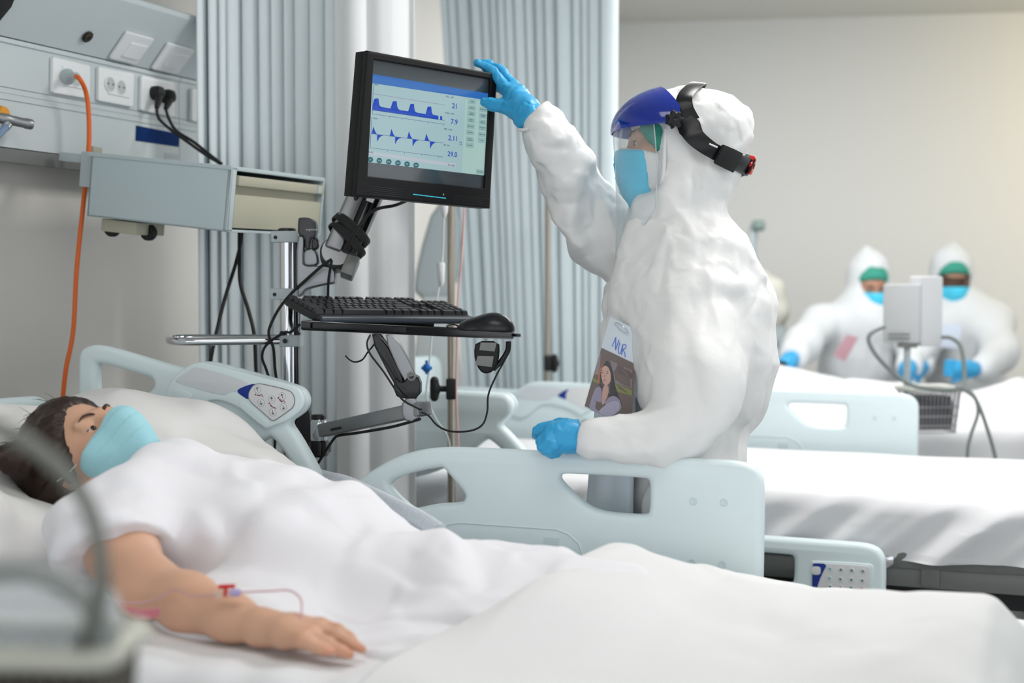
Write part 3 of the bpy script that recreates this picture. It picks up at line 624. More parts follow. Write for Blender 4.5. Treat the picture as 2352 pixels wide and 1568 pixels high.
# ---------------------------------------------------------------- people: shared head builder (local axes: x = the person's right, y = face direction, z = crown)
M_skin = mat('skin', (208, 164, 138), .5, spec=.35, sss=.12, var=.05, vscale=25, attr=True, bump=.06, bscale=900)
M_hair = mat('dark_brown_hair', (46, 32, 26), .45, spec=.4, var=.35, vscale=60)
M_brow = mat('eyebrow_hair', (62, 40, 34), .7, var=.2, vscale=200)
M_mask = mat('blue_mask_fabric', (164, 214, 224), .75, spec=.2, bump=.2, bscale=900, var=.03, vscale=30)
M_loop = mat('white_elastic', (226, 224, 214), .7)
M_eyew = mat('eye_white', (206, 190, 182), .25)
M_iris = mat('dark_iris', (30, 18, 14), .12)
def head_sdf(S, o, B, sc_=1., neck=None, nr=.052, ears=True):
    L = lambda x, y, z: o+B@np.array([x, y, z])*sc_
    S.ell(L(0, -.018, .034), np.array([.076, .096, .086])*sc_, B, .0); S.ell(L(0, .028, -.03), np.array([.062, .066, .088])*sc_, B, .03)
    S.ell(L(0, .062, -.098), np.array([.028, .024, .022])*sc_, B, .035)
    for s in (-1, 1):
        S.ell(L(s*.04, .062, -.035), np.array([.022, .02, .022])*sc_, B, .025); S.cone(L(s*.056, -.005, -.07), L(s*.03, .055, -.1), .018*sc_, .016*sc_, .03)
        S.ell(L(s*.032, .098, -.001), np.array([.0155, .017, .012])*sc_, B, .012, 's')
        S.ell(L(s*.031, .0755, -.001), np.array([.0135, .0135, .0125])*sc_, B, .004)
        S.ell(L(s*.031, .0765, .0045), np.array([.0142, .0143, .0088])*sc_, B, .002); S.ell(L(s*.031, .0762, -.0085), np.array([.0135, .0136, .0065])*sc_, B, .003)
        S.cone(L(s*.012, .090, .021), L(s*.044, .080, .022), .008*sc_, .007*sc_, .016)
        if not ears: continue
        e = B@np.array([[1, 0, 0], [0, .95, .3], [0, -.3, .95]]).T
        S.ell(L(s*.077, -.014, -.012), np.array([.011, .018, .031])*sc_, e, .006); S.ell(L(s*.087, -.008, -.006), np.array([.006, .010, .017])*sc_, e, .006, 's'); S.ell(L(s*.077, -.004, -.036), np.array([.007, .008, .009])*sc_, B, .006)
    S.chain([L(0, .092, .008), L(0, .106, -.03), L(0, .108, -.04)], [.008*sc_, .011*sc_, .012*sc_], .016)
    for s in (-1, 1): S.ell(L(s*.013, .096, -.042), np.array([.009, .011, .008])*sc_, B, .01)
    S.cone(L(-.019, .088, -.068), L(.019, .088, -.068), .006*sc_, .006*sc_, .01); S.cone(L(-.015, .088, -.077), L(.015, .088, -.077), .007*sc_, .007*sc_, .01)
    if neck is not None: S.chain([L(0, -.025, -.06), neck], [nr, nr*1.12], .03)
    return L
def eye_parts(parent, L, B, sides, lid=.55, er=.0125):
    for s in sides:
        c = L(s*.031, .0775, -.001); c = c-B[:, 1]*(.0125-er)*.6; MB().ball(c, er, B).build('eyeball', M_eyew, parent)
        f = nrm(B@np.array([0., 1, -.1])); MB().lathe(c+f*(er-.0027), f, [(.0001, .0036), (.003, .0034), (.0056, .0022), (.0062, .0004)], 16).build('iris', M_iris, parent)
        up = B[:, 2]; side = B[:, 0]; arc = [c+side*.0145*math.cos(t)*-1+f*(.0105-.004*abs(math.cos(t)))+up*(.0075*math.sin(t)*lid-.0005) for t in np.linspace(.35, math.pi-.35, 9)]
        MB().tube(arc, [.0006, .001, .0013, .0014, .0014, .0014, .0013, .001, .0006], 6).build('eyelashes', M_ink, parent)
        br_ = [L(s*.013, .0985, .017), L(s*.022, .0985, .022), L(s*.034, .094, .0255), L(s*.044, .0865, .0225)]
        MB().tube(smooth_path(br_, 5), np.interp(np.linspace(0, 1, 16), [0, .25, .6, 1], [.0032, .004, .003, .0008]), 8, flat=.55).build('eyebrow', M_brow, parent)
def skin_color(spots):
    def f(V):
        c = np.ones((len(V), 3))
        for p, r_, col in spots: w_ = np.exp(-(np.linalg.norm(V-np.array(p), axis=1)/r_)**2)[:, None]; c = c*(1-w_)+np.array(col)*w_
        return c
    return f
# ---------------------------------------------------------------- the patient
n_ = nrm(.47*R+.74*U-.48*D); c_ = -.74*R+.58*U+.16*D; c_ = nrm(c_-n_*(c_@n_)); HB = np.stack([np.cross(n_, c_), n_, c_], 1)
HO = P(202, 1046, 2.63)
pt_ = thing('person', 'person with dark hair and blue mask lying in the nearest bed, bare arm stretched out', 'person', (-1.4, 2.12, .76))
S = SDF((-1.97, 1.6, .735), (-.86, 2.46, 1.14), .0032)
L = head_sdf(S, HO, HB, 1., np.array([-1.56, 2.15, .875]))
sh1 = P(250, 1185, 2.38); sh2 = np.array([-1.50, 2.33, .86])
S.cone(sh1, sh2, .065, .065, .04); S.ell((-1.38, 2.14, .82), (.17, .13, .05), None, .05); S.ell((-1.12, 2.14, .80), (.18, .12, .03), None, .05)
el = P(338, 1342, 2.215); wr = P(602, 1441, 2.05)
S.chain([sh1, P(282, 1275, 2.29), el], [.058, .053, .043], .03); S.chain([el, P(432, 1384, 2.15), P(530, 1418, 2.09), wr], [.043, .042, .032, .0255], .025, sq=None)
S.ell(P(325, 1368, 2.2), .03, None, .03)
mc = {'index': P(737, 1437, 2.035), 'middle': P(729, 1446, 2.01), 'ring': P(714, 1459, 1.985), 'little': P(694, 1470, 1.97)}
tips = {'index': [P(776, 1446, 2.03), P(800, 1463, 2.02), P(814, 1474, 2.015)], 'middle': [P(775, 1458, 1.995), P(808, 1478, 1.985), P(832, 1491, 1.98)], 'ring': [P(752, 1476, 1.975), P(783, 1494, 1.965), P(804, 1503, 1.96)], 'little': [P(718, 1482, 1.965), P(738, 1491, 1.96), P(758, 1497, 1.955)]}
for f_, m_ in mc.items(): S.chain([wr, fl(wr, m_, .55), m_], [.021, .0165, .0125], .014)
for f_, m_ in mc.items():
    q = .9 if f_ == 'little' else 1.; S.chain([m_]+tips[f_], [.0115*q, .0092*q, .0084*q, .0068*q], .005)
S.chain([fl(wr, mc['index'], .25), P(672, 1440, 2.07), P(712, 1452, 2.07), P(742, 1462, 2.06)], [.015, .0135, .0105, .0085], .012)
knk = [(m_, .012, (1.02, .88, .84)) for m_ in mc.values()]+[(t[-1], .014, (1.03, .82, .78)) for t in tips.values()]+[(L(0, .11, -.04), .03, (1, .85, .82)), (L(.045, .07, -.035), .03, (1.03, .9, .88)), (el, .03, (1, .88, .82)), (L(.08, -.012, -.012), .03, (1, .86, .82))]
S.build('body', M_skin, pt_, color=skin_color(knk), it=2)
eye_parts(pt_, L, HB, (1, -1), .5)
S = SDF(HO-.24, HO+.24, .0032)
S.ell(L(0, -.022, .038), (.087, .108, .098), HB, .0); S.ell(L(0, -.09, .02), (.06, .055, .06), HB, .03); S.chain([L(.03, -.1, .04), L(.066, -.052, -.02), L(.066, -.045, -.075)], [.045, .032, .02], .03)
S.half(L(0, .079, .088), HB@np.array([0, .93, -.37]), .012)
S.chain([L(.05, .046, .07), L(.073, .024, .02), L(.079, .006, -.03)], [.008, .010, .008], .02)
S.chain([L(0, -.12, .02), P(45, 1052, 2.56), P(-15, 1050, 2.52)], [.045, .03, .018], .02)
def hairdisp(V, N):
    q = (V-HO)@HB; ang = np.arctan2(q[:, 0], q[:, 2]); rr = np.sqrt(q[:, 0]**2+q[:, 2]**2)
    W = np.stack([ang*.09, q[:, 1]*.16, rr*.3], 1); return .0028*sines(W, 130, 4, 6)+.0035*sines(W, 45, 9, 4)
hr = S.build('hair', M_hair, pt_, disp=hairdisp, it=1)
mb = MB(); r_ = np.random.RandomState(3)
for i in range(120):
    th = r_.uniform(-1.7, 1.7); ph = r_.uniform(-.9, 1.5); a = np.array([.083*math.sin(th)*math.cos(ph), -.022-.1*math.sin(ph)*1., .038+.094*math.cos(th)*math.cos(ph)])
    if a[1] > .05 or a[1] < -.09: continue
    t = nrm(np.array([a[0]*2+r_.normal()*.05, -.12+r_.normal()*.05, .1*r_.normal()])); up = nrm(np.array([a[0], (a[1]+.02)*.6, a[2]-.03])); l = r_.uniform(.015, .036)
    mb.tube([L(*(a+t*l*s+up*(.003+l*.42*s*(1-s*.55)))) for s in (0, .33, .66, 1)], [.0005, .00045, .0004, .0002], 4)
for i in range(26):
    o_ = r_.normal(size=3)*.016; mb.tube(smooth_path([L(0, -.12, .02)+o_, P(40, 1048+r_.normal()*9, 2.55)+o_*.5, P(-20, 1044+r_.normal()*16, 2.52)], 5), .0009, 4)
mb.build('loose_strands', M_hair, hr)
# surgical mask
def mask_sdf(S, L, B, grow=0., ns=0.):
    S.ell(L(0, .036, -.058), np.array([.069, .074, .082])+grow, B, 0); S.chain([L(0, .101+ns, -.002), L(0, .116+ns, -.036), L(0, .112+ns, -.07)], [.011+grow, .017+grow, .022+grow], .05); S.ell(L(0, .072, -.1), np.array([.036, .034, .03])+grow, B, .04)
    for s_ in (-1, 1): S.ell(L(s_*.042, .062, -.04), np.array([.026, .025, .03])+grow, B, .03)
S = SDF(HO-.2, HO+.2, .003); mask_sdf(S, L, HB)
S.half(L(0, .117, -.008), HB@np.array([0, -.20, .98]), .003); S.half(L(0, .026, -.06), HB@np.array([0, -1, -.12]), .004); S.half(L(0, .08, -.124), HB@np.array([0, .1, -1]), .006)
def pleat(V, N):
    q = (V-HO)@HB; z = q[:, 2]; s = ((z+.125)/.026) % 1; f = np.clip((q[:, 1]-.03)/.03, 0, 1); return .0022*(s-.5)*f*(q[:, 1] > .02)+.0012*sines(q, 26, 3)*f+.0014*crumple(q, 16, 5)*f
mk = S.build('face_mask', M_mask, pt_, disp=pleat, it=2)
edge = [L(.0665*math.cos(t)*1.0, .03+.088*math.sin(t) if False else .034+.084*math.sin(t), -.022+.017*math.sin(t)) for t in np.linspace(.05, math.pi-.05, 30)]
MB().tube([L(.0705, .033, -.022), L(.082, .012, -.02), L(.088, -.012, -.01)], .0011, 6).build('ear_loop', M_loop, mk); MB().tube([L(.062, .034, -.104), L(.074, .012, -.07), L(.083, -.004, -.044)], .0011, 6).build('ear_loop', M_loop, mk)
# gown
S = SDF((-1.78, 1.60, .72), (-.5, 2.56, 1.03), .006); yd = np.array([0, 1., 0])
tp = [onY(x, y, 2.18)*[1, 0, 1]+np.array([0, 2.14, 0]) for x, y in ((395, 1066), (480, 1062), (560, 1064), (650, 1078), (745, 1112), (835, 1162), (940, 1205), (1100, 1232), (1220, 1256), (1340, 1272), (1440, 1290))]
rs = [.075, .095, .10, .10, .095, .085, .075, .072, .07, .065, .06]
S.chain([q-Z*r_ for q, r_ in zip(tp, rs)], rs, .03, sq=(yd, 1.75))
T = SDF((-1.78, 1.60, .72), (-.5, 2.56, 1.03), .006); T.chain([sh1+np.array([.05, .16, -.0]), sh1+np.array([.0, .03, .0]), P(274, 1275, 2.275)], [.085, .080, .078], .05); T.cone(P(200, 1200, 2.36), P(175, 1250, 2.30), .05, .055, .05)
T.half(P(262, 1262, 2.285), nrm((P(296, 1345, 2.24)-P(262, 1200, 2.30))), .008); S.merge(T, .035)
S.cone((-1.50, 2.2, .865), (-1.48, 2.36, .83), .075, .065, .05); S.cone(P(292, 1120, 2.5), P(400, 1098, 2.56), .045, .06, .05)
S.rbox((-1.04, 2.13, .730), (.24, .36, .028), .025, None, .10); S.rbox((-1.28, 2.06, .735), (.12, .24, .03), .025, None, .09)
S.half(L(0, 0, -.118), HB[:, 2], .01); S.half((-1.62, 2.1, .9), (-1, 0, .25), .02)
pf = lambda a, b: (P(*a), P(*b))
gf = [(*pf((505, 1178, 2.36), (560, 1300, 2.22)), .028, -.012), (*pf((455, 1170, 2.38), (520, 1300, 2.22)), .02, .011), (*pf((590, 1240, 2.3), (520, 1310, 2.2)), .02, .012), (*pf((350, 1150, 2.42), (352, 1260, 2.28)), .014, -.014), (*pf((230, 1130, 2.44), (320, 1160, 2.42)), .014, -.010), (*pf((300, 1120, 2.47), (330, 1180, 2.38)), .012, .009),
      (*pf((700, 1190, 2.36), (560, 1230, 2.3)), .022, .009), (*pf((880, 1200, 2.4), (770, 1330, 2.2)), .02, .009), (*pf((1250, 1300, 2.22), (880, 1420, 2.08)), .025, .012), (*pf((1260, 1340, 2.15), (900, 1460, 2.02)), .02, -.010), (*pf((1280, 1400, 2.05), (1000, 1465, 1.98)), .02, .010), (*pf((620, 1100, 2.5), (800, 1250, 2.3)), .03, .006), (*pf((160, 1150, 2.34), (150, 1250, 2.26)), .012, .01), (*pf((250, 1190, 2.3), (200, 1255, 2.25)), .014, -.009)]
gdisp = lambda V, N: folds(V, gf)+.003*sines(V, 3.2, 11)+facet(V, 5.5, 21, 9, .10)+facet(V, 12, 5, 9, .055)+creases(V, N, 50, 4, .12, .3, .016, .005)
S.build('gown', mat('white_gown', (231, 230, 235), .85, spec=.15, bump=.12, bscale=600, var=.012), pt_, disp=gdisp, it=2, it2=1)
# pillow
S = SDF((-2.12, 1.6, .7), (-1.2, 2.62, 1.12), .008); ta = math.radians(13); PB = np.array([[math.cos(ta), 0, math.sin(ta)], [0, 1, 0], [-math.sin(ta), 0, math.cos(ta)]])
pc = np.array([-1.765, 2.15, .890]); S.rbox(pc, (.335, .40, .07), .065, PB, 0); S.ell(pc+PB@np.array([0, 0, .01]), (.33, .40, .11), PB, .05); S.ell(pc+PB@np.array([-.02, .30, .04]), (.28, .16, .11), PB, .06); S.ell(pc+PB@np.array([.23, .22, .015]), (.13, .2, .1), PB, .06)
S.ell(HO+np.array([-.01, 0, -.01]), (.12, .12, .105), None, .05, 's'); S.ell((-1.50, 2.1, .95), (.16, .24, .12), None, .05, 's'); S.ell(P(270, 1230, 2.3), (.20, .24, .16), None, .06, 's'); S.ell(P(150, 1090, 2.45), (.09, .1, .07), None, .05, 's'); S.ell(P(50, 1010, 2.5), (.13, .16, .085), None, .05, 's')
pd = lambda V, N: .005*sines(V, 3, 5)+facet(V, 5, 9, 8, .08)+facet(V, 12, 3, 8, .04)
tag(S.build('pillow', M_pillow, None, disp=pd, it=3, it2=1), 'plump white pillow under the head of the masked patient', 'pillow')
# blanket over the legs
rp = np.array([onY(x, y, 2.26)[[0, 2]]-[0, .008] for x, y in ((1300, 1300), (1345, 1268), (1390, 1240), (1430, 1247), (1462, 1262), (1560, 1297), (1640, 1333), (1720, 1346), (1870, 1360), (2000, 1351), (2130, 1343), (2262, 1337), (2292, 1345), (2352, 1412))])
rp = np.concatenate([rp, [[rp[-1, 0]+.08, rp[-1, 1]-.12]]])
def blanket(name, label, rp, yc, y0, y1, zm, dy_, nx=190, ny=150, seed=1, m=M_blank, edge=.0, wid=(.10, .42), slope=0.):
    xs = np.linspace(rp[0, 0], rp[-1, 0], nx); ridge = np.interp(xs, rp[:, 0], rp[:, 1]); kk = np.hanning(7); kk /= kk.sum(); ridge = np.convolve(np.pad(ridge, 3, 'edge'), kk, 'valid')
    s = np.linspace(-.30, (y1-y0)+.22, ny); G = np.zeros((nx, ny, 3))
    for j, u in enumerate(s):
        y = y0+np.clip(u, 0, y1-y0); drop = max(0, -u)+max(0, u-(y1-y0)); ed = min(1, max(0, (.09-min(max(u, 0), max(y1-y0-u, 0)))/.09))
        t = np.clip((abs(y-yc)-wid[0])/(wid[1]-wid[0]), 0, 1); g_ = 1-t*t*(3-2*t)
        zmx = zm-np.maximum(0, xs+.85)*slope; z = zmx+(ridge-zmx)*g_
        V = np.stack([xs, np.full(nx, y), z-drop], 1)
        zz = z-drop-.035*ed**2+.003*sines(V, 3.3, seed)+facet(V*[1, .8, 1], 4.2, seed+5, 9, .055)+facet(V, 9, seed+8, 9, .025)
        yy = y-(.012*math.sin(min(1, drop/.05)*1.57) if u < 0 else 0)+(.01*np.sin(xs*21+2*np.sin(xs*5))*min(1, drop/.12) if drop else 0)
        skew = edge*(yc-y)
        G[:, j] = np.stack([xs+skew*np.clip((rp[0, 0]+.4-xs)/.4, 0, 1), yy*np.ones(nx), zz], 1)
    return tag(MB().grid(G, .009).build(name, m, None, True, 0), label, 'blanket')
blanket('blanket', 'cream white blanket over the legs of the nearest patient, tented at the feet', rp, 2.13, 1.585, 2.60, .770, 0, seed=4, edge=-.12, slope=.075)
# ---------------------------------------------------------------- the nurse in the white coverall
M_tyv = mat('white_coverall', (228, 228, 228), .5, spec=.3, bump=.3, bscale=70, var=.012)
M_glove = mat('blue_nitrile', (52, 160, 212), .38, spec=.45, bump=.25, bscale=130, var=.05, vscale=40)
M_cap = mat('green_crepe_cap', (58, 150, 130), .75, bump=.6, bscale=160, var=.18, vscale=50)
M_visb = mat('blue_visor_plastic', (12, 44, 148), .12, spec=.6, coat=.4, var=.03)
M_clear = glassy('clear_visor', (225, 235, 240), .05, .05)
M_pouch = glassy('clear_pouch', (225, 232, 240), .03, .08, .3)
M_redk = mat('red_plastic', (206, 40, 40), .3, var=.04)
M_n95 = mat('white_respirator', (228, 226, 226), .8, bump=.2, bscale=500)
M_smask = mat('blue_surgical_mask', (80, 198, 232), .7, spec=.2, bump=.15, bscale=600, var=.08, vscale=30)
pr = lambda r_, v: r_*v/F
CB = np.stack([R, D, U], 1)      # camera-aligned axes, only used as a handy orientation for boxes
nu = thing('person', 'person in white coverall with blue-browed face shield reaching up to the black monitor', 'person', (*P(1570, 1150, 3.03)[:2], 0))
NN = nrm(-R+.10*D-.02*U); NC = nrm(U+.04*R); NC = nrm(NC-NN*(NC@NN)); NB = np.stack([np.cross(NN, NC), NN, NC], 1); NO = P(1544, 328, 3.03)
def CH(S, lst, k=.03, sq=None): S.chain([P(x, y, v) for x, y, v, r_ in lst], [pr(r_, v) for x, y, v, r_ in lst], k, 'u', sq)
# body: head, neck, forearm stump under the glove cuff, torso core
S = SDF(NO-np.array([.75, .5, .35]), NO+np.array([.4, .5, .18]), .0042)
L = head_sdf(S, NO, NB, .9, P(1580, 520, 3.03), ears=False)
S.ell(P(1560, 680, 3.05), (.10, .13, .13), None, .04); S.chain([P(1480, 610, 3.18), P(1340, 480, 3.17), P(1235, 285, 3.1), P(1205, 268, 3.12)], [.048, .036, .024, .022], .03)
S.build('body', M_skin, nu, color=skin_color([(L(0, .11, -.04), .03, (1, .85, .82))]))
eye_parts(nu, L, NB, (-1, 1), .6, .0119)
# green hair cap
S = SDF(NO-.2, NO+.22, .004); S.ell(L(0, -.012, .035), (.077, .096, .080), NB, 0)
for s in (-1, 1): S.ell(L(s*.058, .040, -.012), (.030, .040, .058), NB, .03); S.ell(L(s*.068, .016, -.05), (.020, .028, .036), NB, .02)
S.half(L(0, .082, .03), NB@np.array([0, 1, .0]), .01); S.half(L(0, .045, .085), NB@np.array([0, .6, .8]), .02); S.half(L(0, .06, .0), NB@np.array([0, .75, -.66]), .02)
S.build('hair_cap', M_cap, nu, disp=lambda V, N: .0022*crumple(V, 28, 3)+.0015*sines(V, 60, 8), it=1)
# respirator and surgical mask
S = SDF(NO-.2, NO+.2, .0035); mask_sdf(S, L, NB, -.003, -.016)
S.half(L(0, .112, -.012), NB@np.array([0, -.25, .968]), .003); S.half(L(0, .018, -.06), NB@np.array([0, -1, .1]), .004); S.half(L(0, .08, -.128), NB@np.array([0, -.25, -.97]), .008)
n95 = S.build('respirator', M_n95, nu, disp=lambda V, N: .001*crumple(V, 14, 3))
for s in (-1, 1): MB().tube([L(s*.070, .022, -.035), L(s*.082, -.01, -.02), L(s*.088, -.05, .0)], .0013, 6).tube([L(s*.066, .022, -.1), L(s*.08, -.02, -.09), L(s*.084, -.06, -.06)], .0013, 6).build('strap', M_loop, n95)
S = SDF(NO-.2, NO+.2, .0035); mask_sdf(S, L, NB, .001, -.018); S.ell(L(0, .082, -.135), (.04, .042, .042), NB, .03)
S.half(L(0, .12, -.016), NB@np.array([0, -.16, .987]), .003); S.half(L(0, .062, -.05), NB@np.array([0, -.93, .12]), .006, None, None); S.half(L(0, .07, -.19), NB@np.array([0, .35, -.93]), .006); S.half(L(0, .125, -.12), NB@np.array([0, .8, -.6]), .02)
def npleat(V, N):
    z = (V-NO)@NB[:, 2]; return .002*(((z+.13)/.03) % 1-.5)+.0016*crumple(V, 15, 8)
S.build('surgical_mask', M_smask, nu, disp=npleat)
# coverall
S = SDF((-1.45, 2.3, .0), (-.25, 3.55, 1.74), .006)
S.ell(L(0, -.03, .024), (.100, .112, .098), NB, 0); S.ell(P(1648, 300, 3.03), .076, None, .04); S.ell(P(1630, 385, 3.03), (.075, .088, .07), None, .04); S.ell(P(1640, 430, 3.03), (.035, .06, .04), None, .03)
CH(S, [(1580, 600, 2.95, 78), (1606, 565, 3.03, 74), (1580, 600, 3.13, 76)], .05); CH(S, [(1640, 620, 2.96, 62), (1640, 590, 3.03, 68), (1640, 620, 3.1, 62)], .05)
CH(S, [(1572, 440, 3.03, 92), (1560, 500, 3.03, 88), (1570, 560, 3.03, 105)], .04)
CH(S, [(1542, 440, 2.99, 40), (1505, 500, 2.99, 45), (1470, 580, 2.99, 52), (1470, 680, 3.0, 70)], .04); CH(S, [(1520, 440, 3.07, 40), (1495, 500, 3.07, 45), (1470, 590, 3.07, 60)], .04)
S.rbox(P(1432, 376, 3.03), (pr(85, 3.03), .2, pr(84, 3.03)), .02, CB, .006, 's')
for dv in (-.07, .09): CH(S, [(1660, 600, 3.03+dv, 62), (1700, 705, 3.03+dv, 74), (1696, 830, 3.02+dv, 74), (1688, 920, 3.02+dv, 58), (1650, 1012, 3.02+dv*.6, 32), (1640, 1075, 3.02+dv, 62)], .05)
for dv in (-.06, .10): CH(S, [(1525, 600, 3.04+dv, 80), (1500, 700, 3.03+dv, 98), (1505, 810, 3.03+dv, 98), (1540, 920, 3.03+dv, 84), (1580, 1015, 3.02+dv, 68), (1560, 1090, 3.02+dv, 100)], .05)
CH(S, [(1600, 640, 2.94, 88), (1594, 750, 2.88, 97), (1588, 880, 2.81, 92), (1562, 980, 2.76, 72)], .085)
CH(S, [(1562, 980, 2.76, 70), (1500, 1010, 2.745, 62), (1430, 1012, 2.745, 54), (1365, 1003, 2.755, 47), (1322, 1001, 2.76, 38)], .03)
CH(S, [(1226, 270, 3.105, 42), (1240, 290, 3.10, 52), (1268, 340, 3.11, 56), (1308, 415, 3.14, 64), (1345, 490, 3.17, 78), (1410, 555, 3.19, 82), (1490, 620, 3.19, 92)], .03)
w0 = P(1560, 1090, 3.02); S.chain([w0, w0*[1, 1, 0]+Z*.86], [.14, .15], .05)
for s in (-1, 1):
    a = w0*[1, 1, 0]+D0*.085*s; S.chain([a+Z*.84, a+Z*.45+R*.01, a+Z*.1], [.115, .085, .078], .04)
S.half(P(1213, 258, 3.105), P(1190, 222, 3.1)-P(1230, 285, 3.1), .006, P(1216, 262, 3.1)-.12, P(1216, 262, 3.1)+.12)
S.half(P(1318, 1001, 2.76), -R+.1*U, .006, P(1300, 1001, 2.76)-.06, P(1300, 1001, 2.76)+.06)
F3 = lambda a, b, wd, am: (P(*a), P(*b), wd, am)
nf = [F3((1490, 650, 2.93), (1500, 910, 2.83), .018, -.022), F3((1690, 740, 2.9), (1655, 930, 2.86), .018, -.013), F3((1498, 530, 2.93), (1640, 502, 2.96), .008, -.010), F3((1700, 850, 2.92), (1765, 870, 2.98), .015, .012), F3((1650, 1000, 2.95), (1740, 930, 3.0), .016, -.014), F3((1660, 1015, 2.97), (1690, 960, 2.94), .010, -.012), F3((1655, 1020, 2.97), (1640, 950, 2.9), .010, -.012), F3((1660, 1025, 2.97), (1665, 1090, 2.93), .010, -.014), F3((1680, 1030, 2.97), (1700, 1080, 2.95), .012, .012),
      F3((1340, 1030, 2.72), (1470, 1038, 2.70), .014, .010), F3((1470, 1038, 2.70), (1640, 960, 2.74), .016, .012), F3((1400, 965, 2.72), (1440, 1030, 2.69), .012, -.010), F3((1500, 930, 2.76), (1400, 1000, 2.71), .016, .010), F3((1540, 920, 2.74), (1480, 1000, 2.70), .014, -.013), F3((1560, 890, 2.74), (1600, 1010, 2.72), .02, .008), F3((1500, 800, 2.82), (1600, 850, 2.73), .018, -.008), F3((1520, 740, 2.85), (1640, 720, 2.80), .02, .008), F3((1560, 560, 2.93), (1640, 700, 2.86), .02, .010), F3((1470, 560, 2.96), (1420, 760, 2.96), .012, .010),
      F3((1215, 340, 3.05), (1330, 340, 3.05), .012, -.014), F3((1240, 355, 3.05), (1310, 300, 3.05), .014, .010), F3((1250, 440, 3.08), (1360, 400, 3.08), .016, .010), F3((1260, 480, 3.08), (1380, 450, 3.1), .014, -.011), F3((1290, 530, 3.1), (1370, 440, 3.1), .016, .010), F3((1380, 430, 3.12), (1370, 560, 3.12), .014, -.010), F3((1330, 560, 3.12), (1410, 540, 3.12), .014, .009), F3((1225, 300, 3.05), (1240, 380, 3.05), .012, .008), F3((1395, 450, 3.1), (1420, 620, 3.1), .014, .01),
      F3((1540, 330, 2.93), (1680, 450, 2.95), .012, .006), F3((1530, 420, 2.94), (1640, 400, 2.93), .012, -.006), F3((1530, 440, 2.93), (1560, 520, 2.93), .014, .008), F3((1600, 460, 2.94), (1540, 500, 2.93), .012, -.008), F3((1640, 500, 2.97), (1500, 530, 2.93), .008, -.010), F3((1600, 250, 2.95), (1700, 330, 2.97), .012, .006), F3((1660, 250, 2.97), (1640, 330, 2.95), .01, -.005), F3((1690, 470, 2.98), (1640, 480, 2.97), .01, .008)]
def cdisp(V, N):
    up = np.clip((V[:, 2]-1.2)/.3, 0, 1); return .8*folds(V, nf, True)+creases(V, N, 210, 12, .12, .30, .010, .0062)+creases(V[:], N, 260, 5, .04, .10, .006, .0042)*(.3+.7*up)+facet(V*[1, 1, .7], 5.5, 31, 18, .085)+facet(V*[1, 1, .8], 13, 17, 20, .03)+facet(V, 27, 3, 18, .07)*(.25+.75*up)-.002
cv = S.build('coverall', M_tyv, nu, disp=cdisp, it=2, it2=0)
# elastic edges: cuff ring, hood rim, collar seam
MB().tube(smooth_path([P(1191, 298, 3.09), P(1210, 296, 3.065), P(1236, 276, 3.06), P(1258, 250, 3.08), P(1262, 240, 3.11), P(1245, 246, 3.14), P(1215, 270, 3.14), P(1194, 292, 3.12)], 8, True), .004, 8, True).build('elastic_cuff', M_tyv, cv)
MB().tube(smooth_path([P(1528, 296, 2.940), P(1526, 350, 2.938), P(1523, 400, 2.942), P(1514, 440, 2.95), P(1490, 470, 2.965)], 8), .0042, 8).build('hood_elastic', M_tyv, cv)
# apron sheet at the front of the coverall
ap = np.zeros((26, 22, 3))
for i, t in enumerate(np.linspace(0, 1, 26)):
    y = 690+t*820
    for j, a in enumerate(np.linspace(-1.05, 1.15, 22)):
        rad = (106+46*min(1, t*1.6))*(1+.03*math.sin(j*1.3+t*3)); x = 1498-rad*math.cos(a); ap[i, j] = P(x, y, 3.04)-D0*pr(rad, 3.03)*math.sin(a)*1.35
MB().grid(ap, .0015).build('apron', mat('pale_blue_apron', (206, 216, 226), .4, spec=.4, alpha=1), nu, True, 0)
# gloves
S = SDF(P(1165, 215, 3.17)-.14, P(1165, 215, 3.17)+.15, .0026)
def GH(S, lst, k): S.chain([P(x, y, v) for x, y, v, r_ in lst], [pr(r_, v) for x, y, v, r_ in lst], k)
wv = (1208, 254, 3.125, 27)
for kx, ky, kv in ((1160, 200, 3.185), (1177, 196, 3.215), (1180, 210, 3.235), (1180, 224, 3.24)): GH(S, [wv, (kx*.6+wv[0]*.4, ky*.6+wv[1]*.4, kv*.6+wv[2]*.4, 21), (kx, ky, kv, 14)], .014)
GH(S, [(1160, 200, 3.185, 13.5), (1133, 164, 3.20, 11.2), (1114, 152, 3.205, 10), (1097, 145, 3.205, 8.8)], .005)
GH(S, [(1177, 194, 3.215, 13), (1147, 158, 3.232, 10.5), (1124, 147, 3.236, 9.6), (1107, 143, 3.236, 8.4)], .005)
GH(S, [(1180, 208, 3.238, 12.5), (1158, 176, 3.262, 10.2), (1136, 166, 3.275, 9.4), (1118, 168, 3.278, 8.2)], .005)
GH(S, [(1180, 222, 3.24, 11.5), (1156, 208, 3.272, 9), (1140, 202, 3.285, 8.4), (1126, 204, 3.29, 7.6)], .005)
GH(S, [(1196, 256, 3.12, 21), (1176, 250, 3.135, 17.5), (1148, 243, 3.152, 13.2), (1128, 238, 3.160, 12.4), (1113, 234, 3.163, 10.6)], .012)
GH(S, [wv, (1216, 268, 3.11, 31), (1222, 276, 3.105, 35)], .012)
S.half(P(1221, 284, 3.105), P(1216, 282, 3.1)-P(1194, 250, 3.1), .004)
gd = lambda V, N: facet(V, 30, 4, 16, .05)+facet(V*[1, 1, .6], 62, 9, 16, .07)+.0004*sines(V, 90, 2)
S.build('glove', M_glove, nu, disp=gd, it=1)
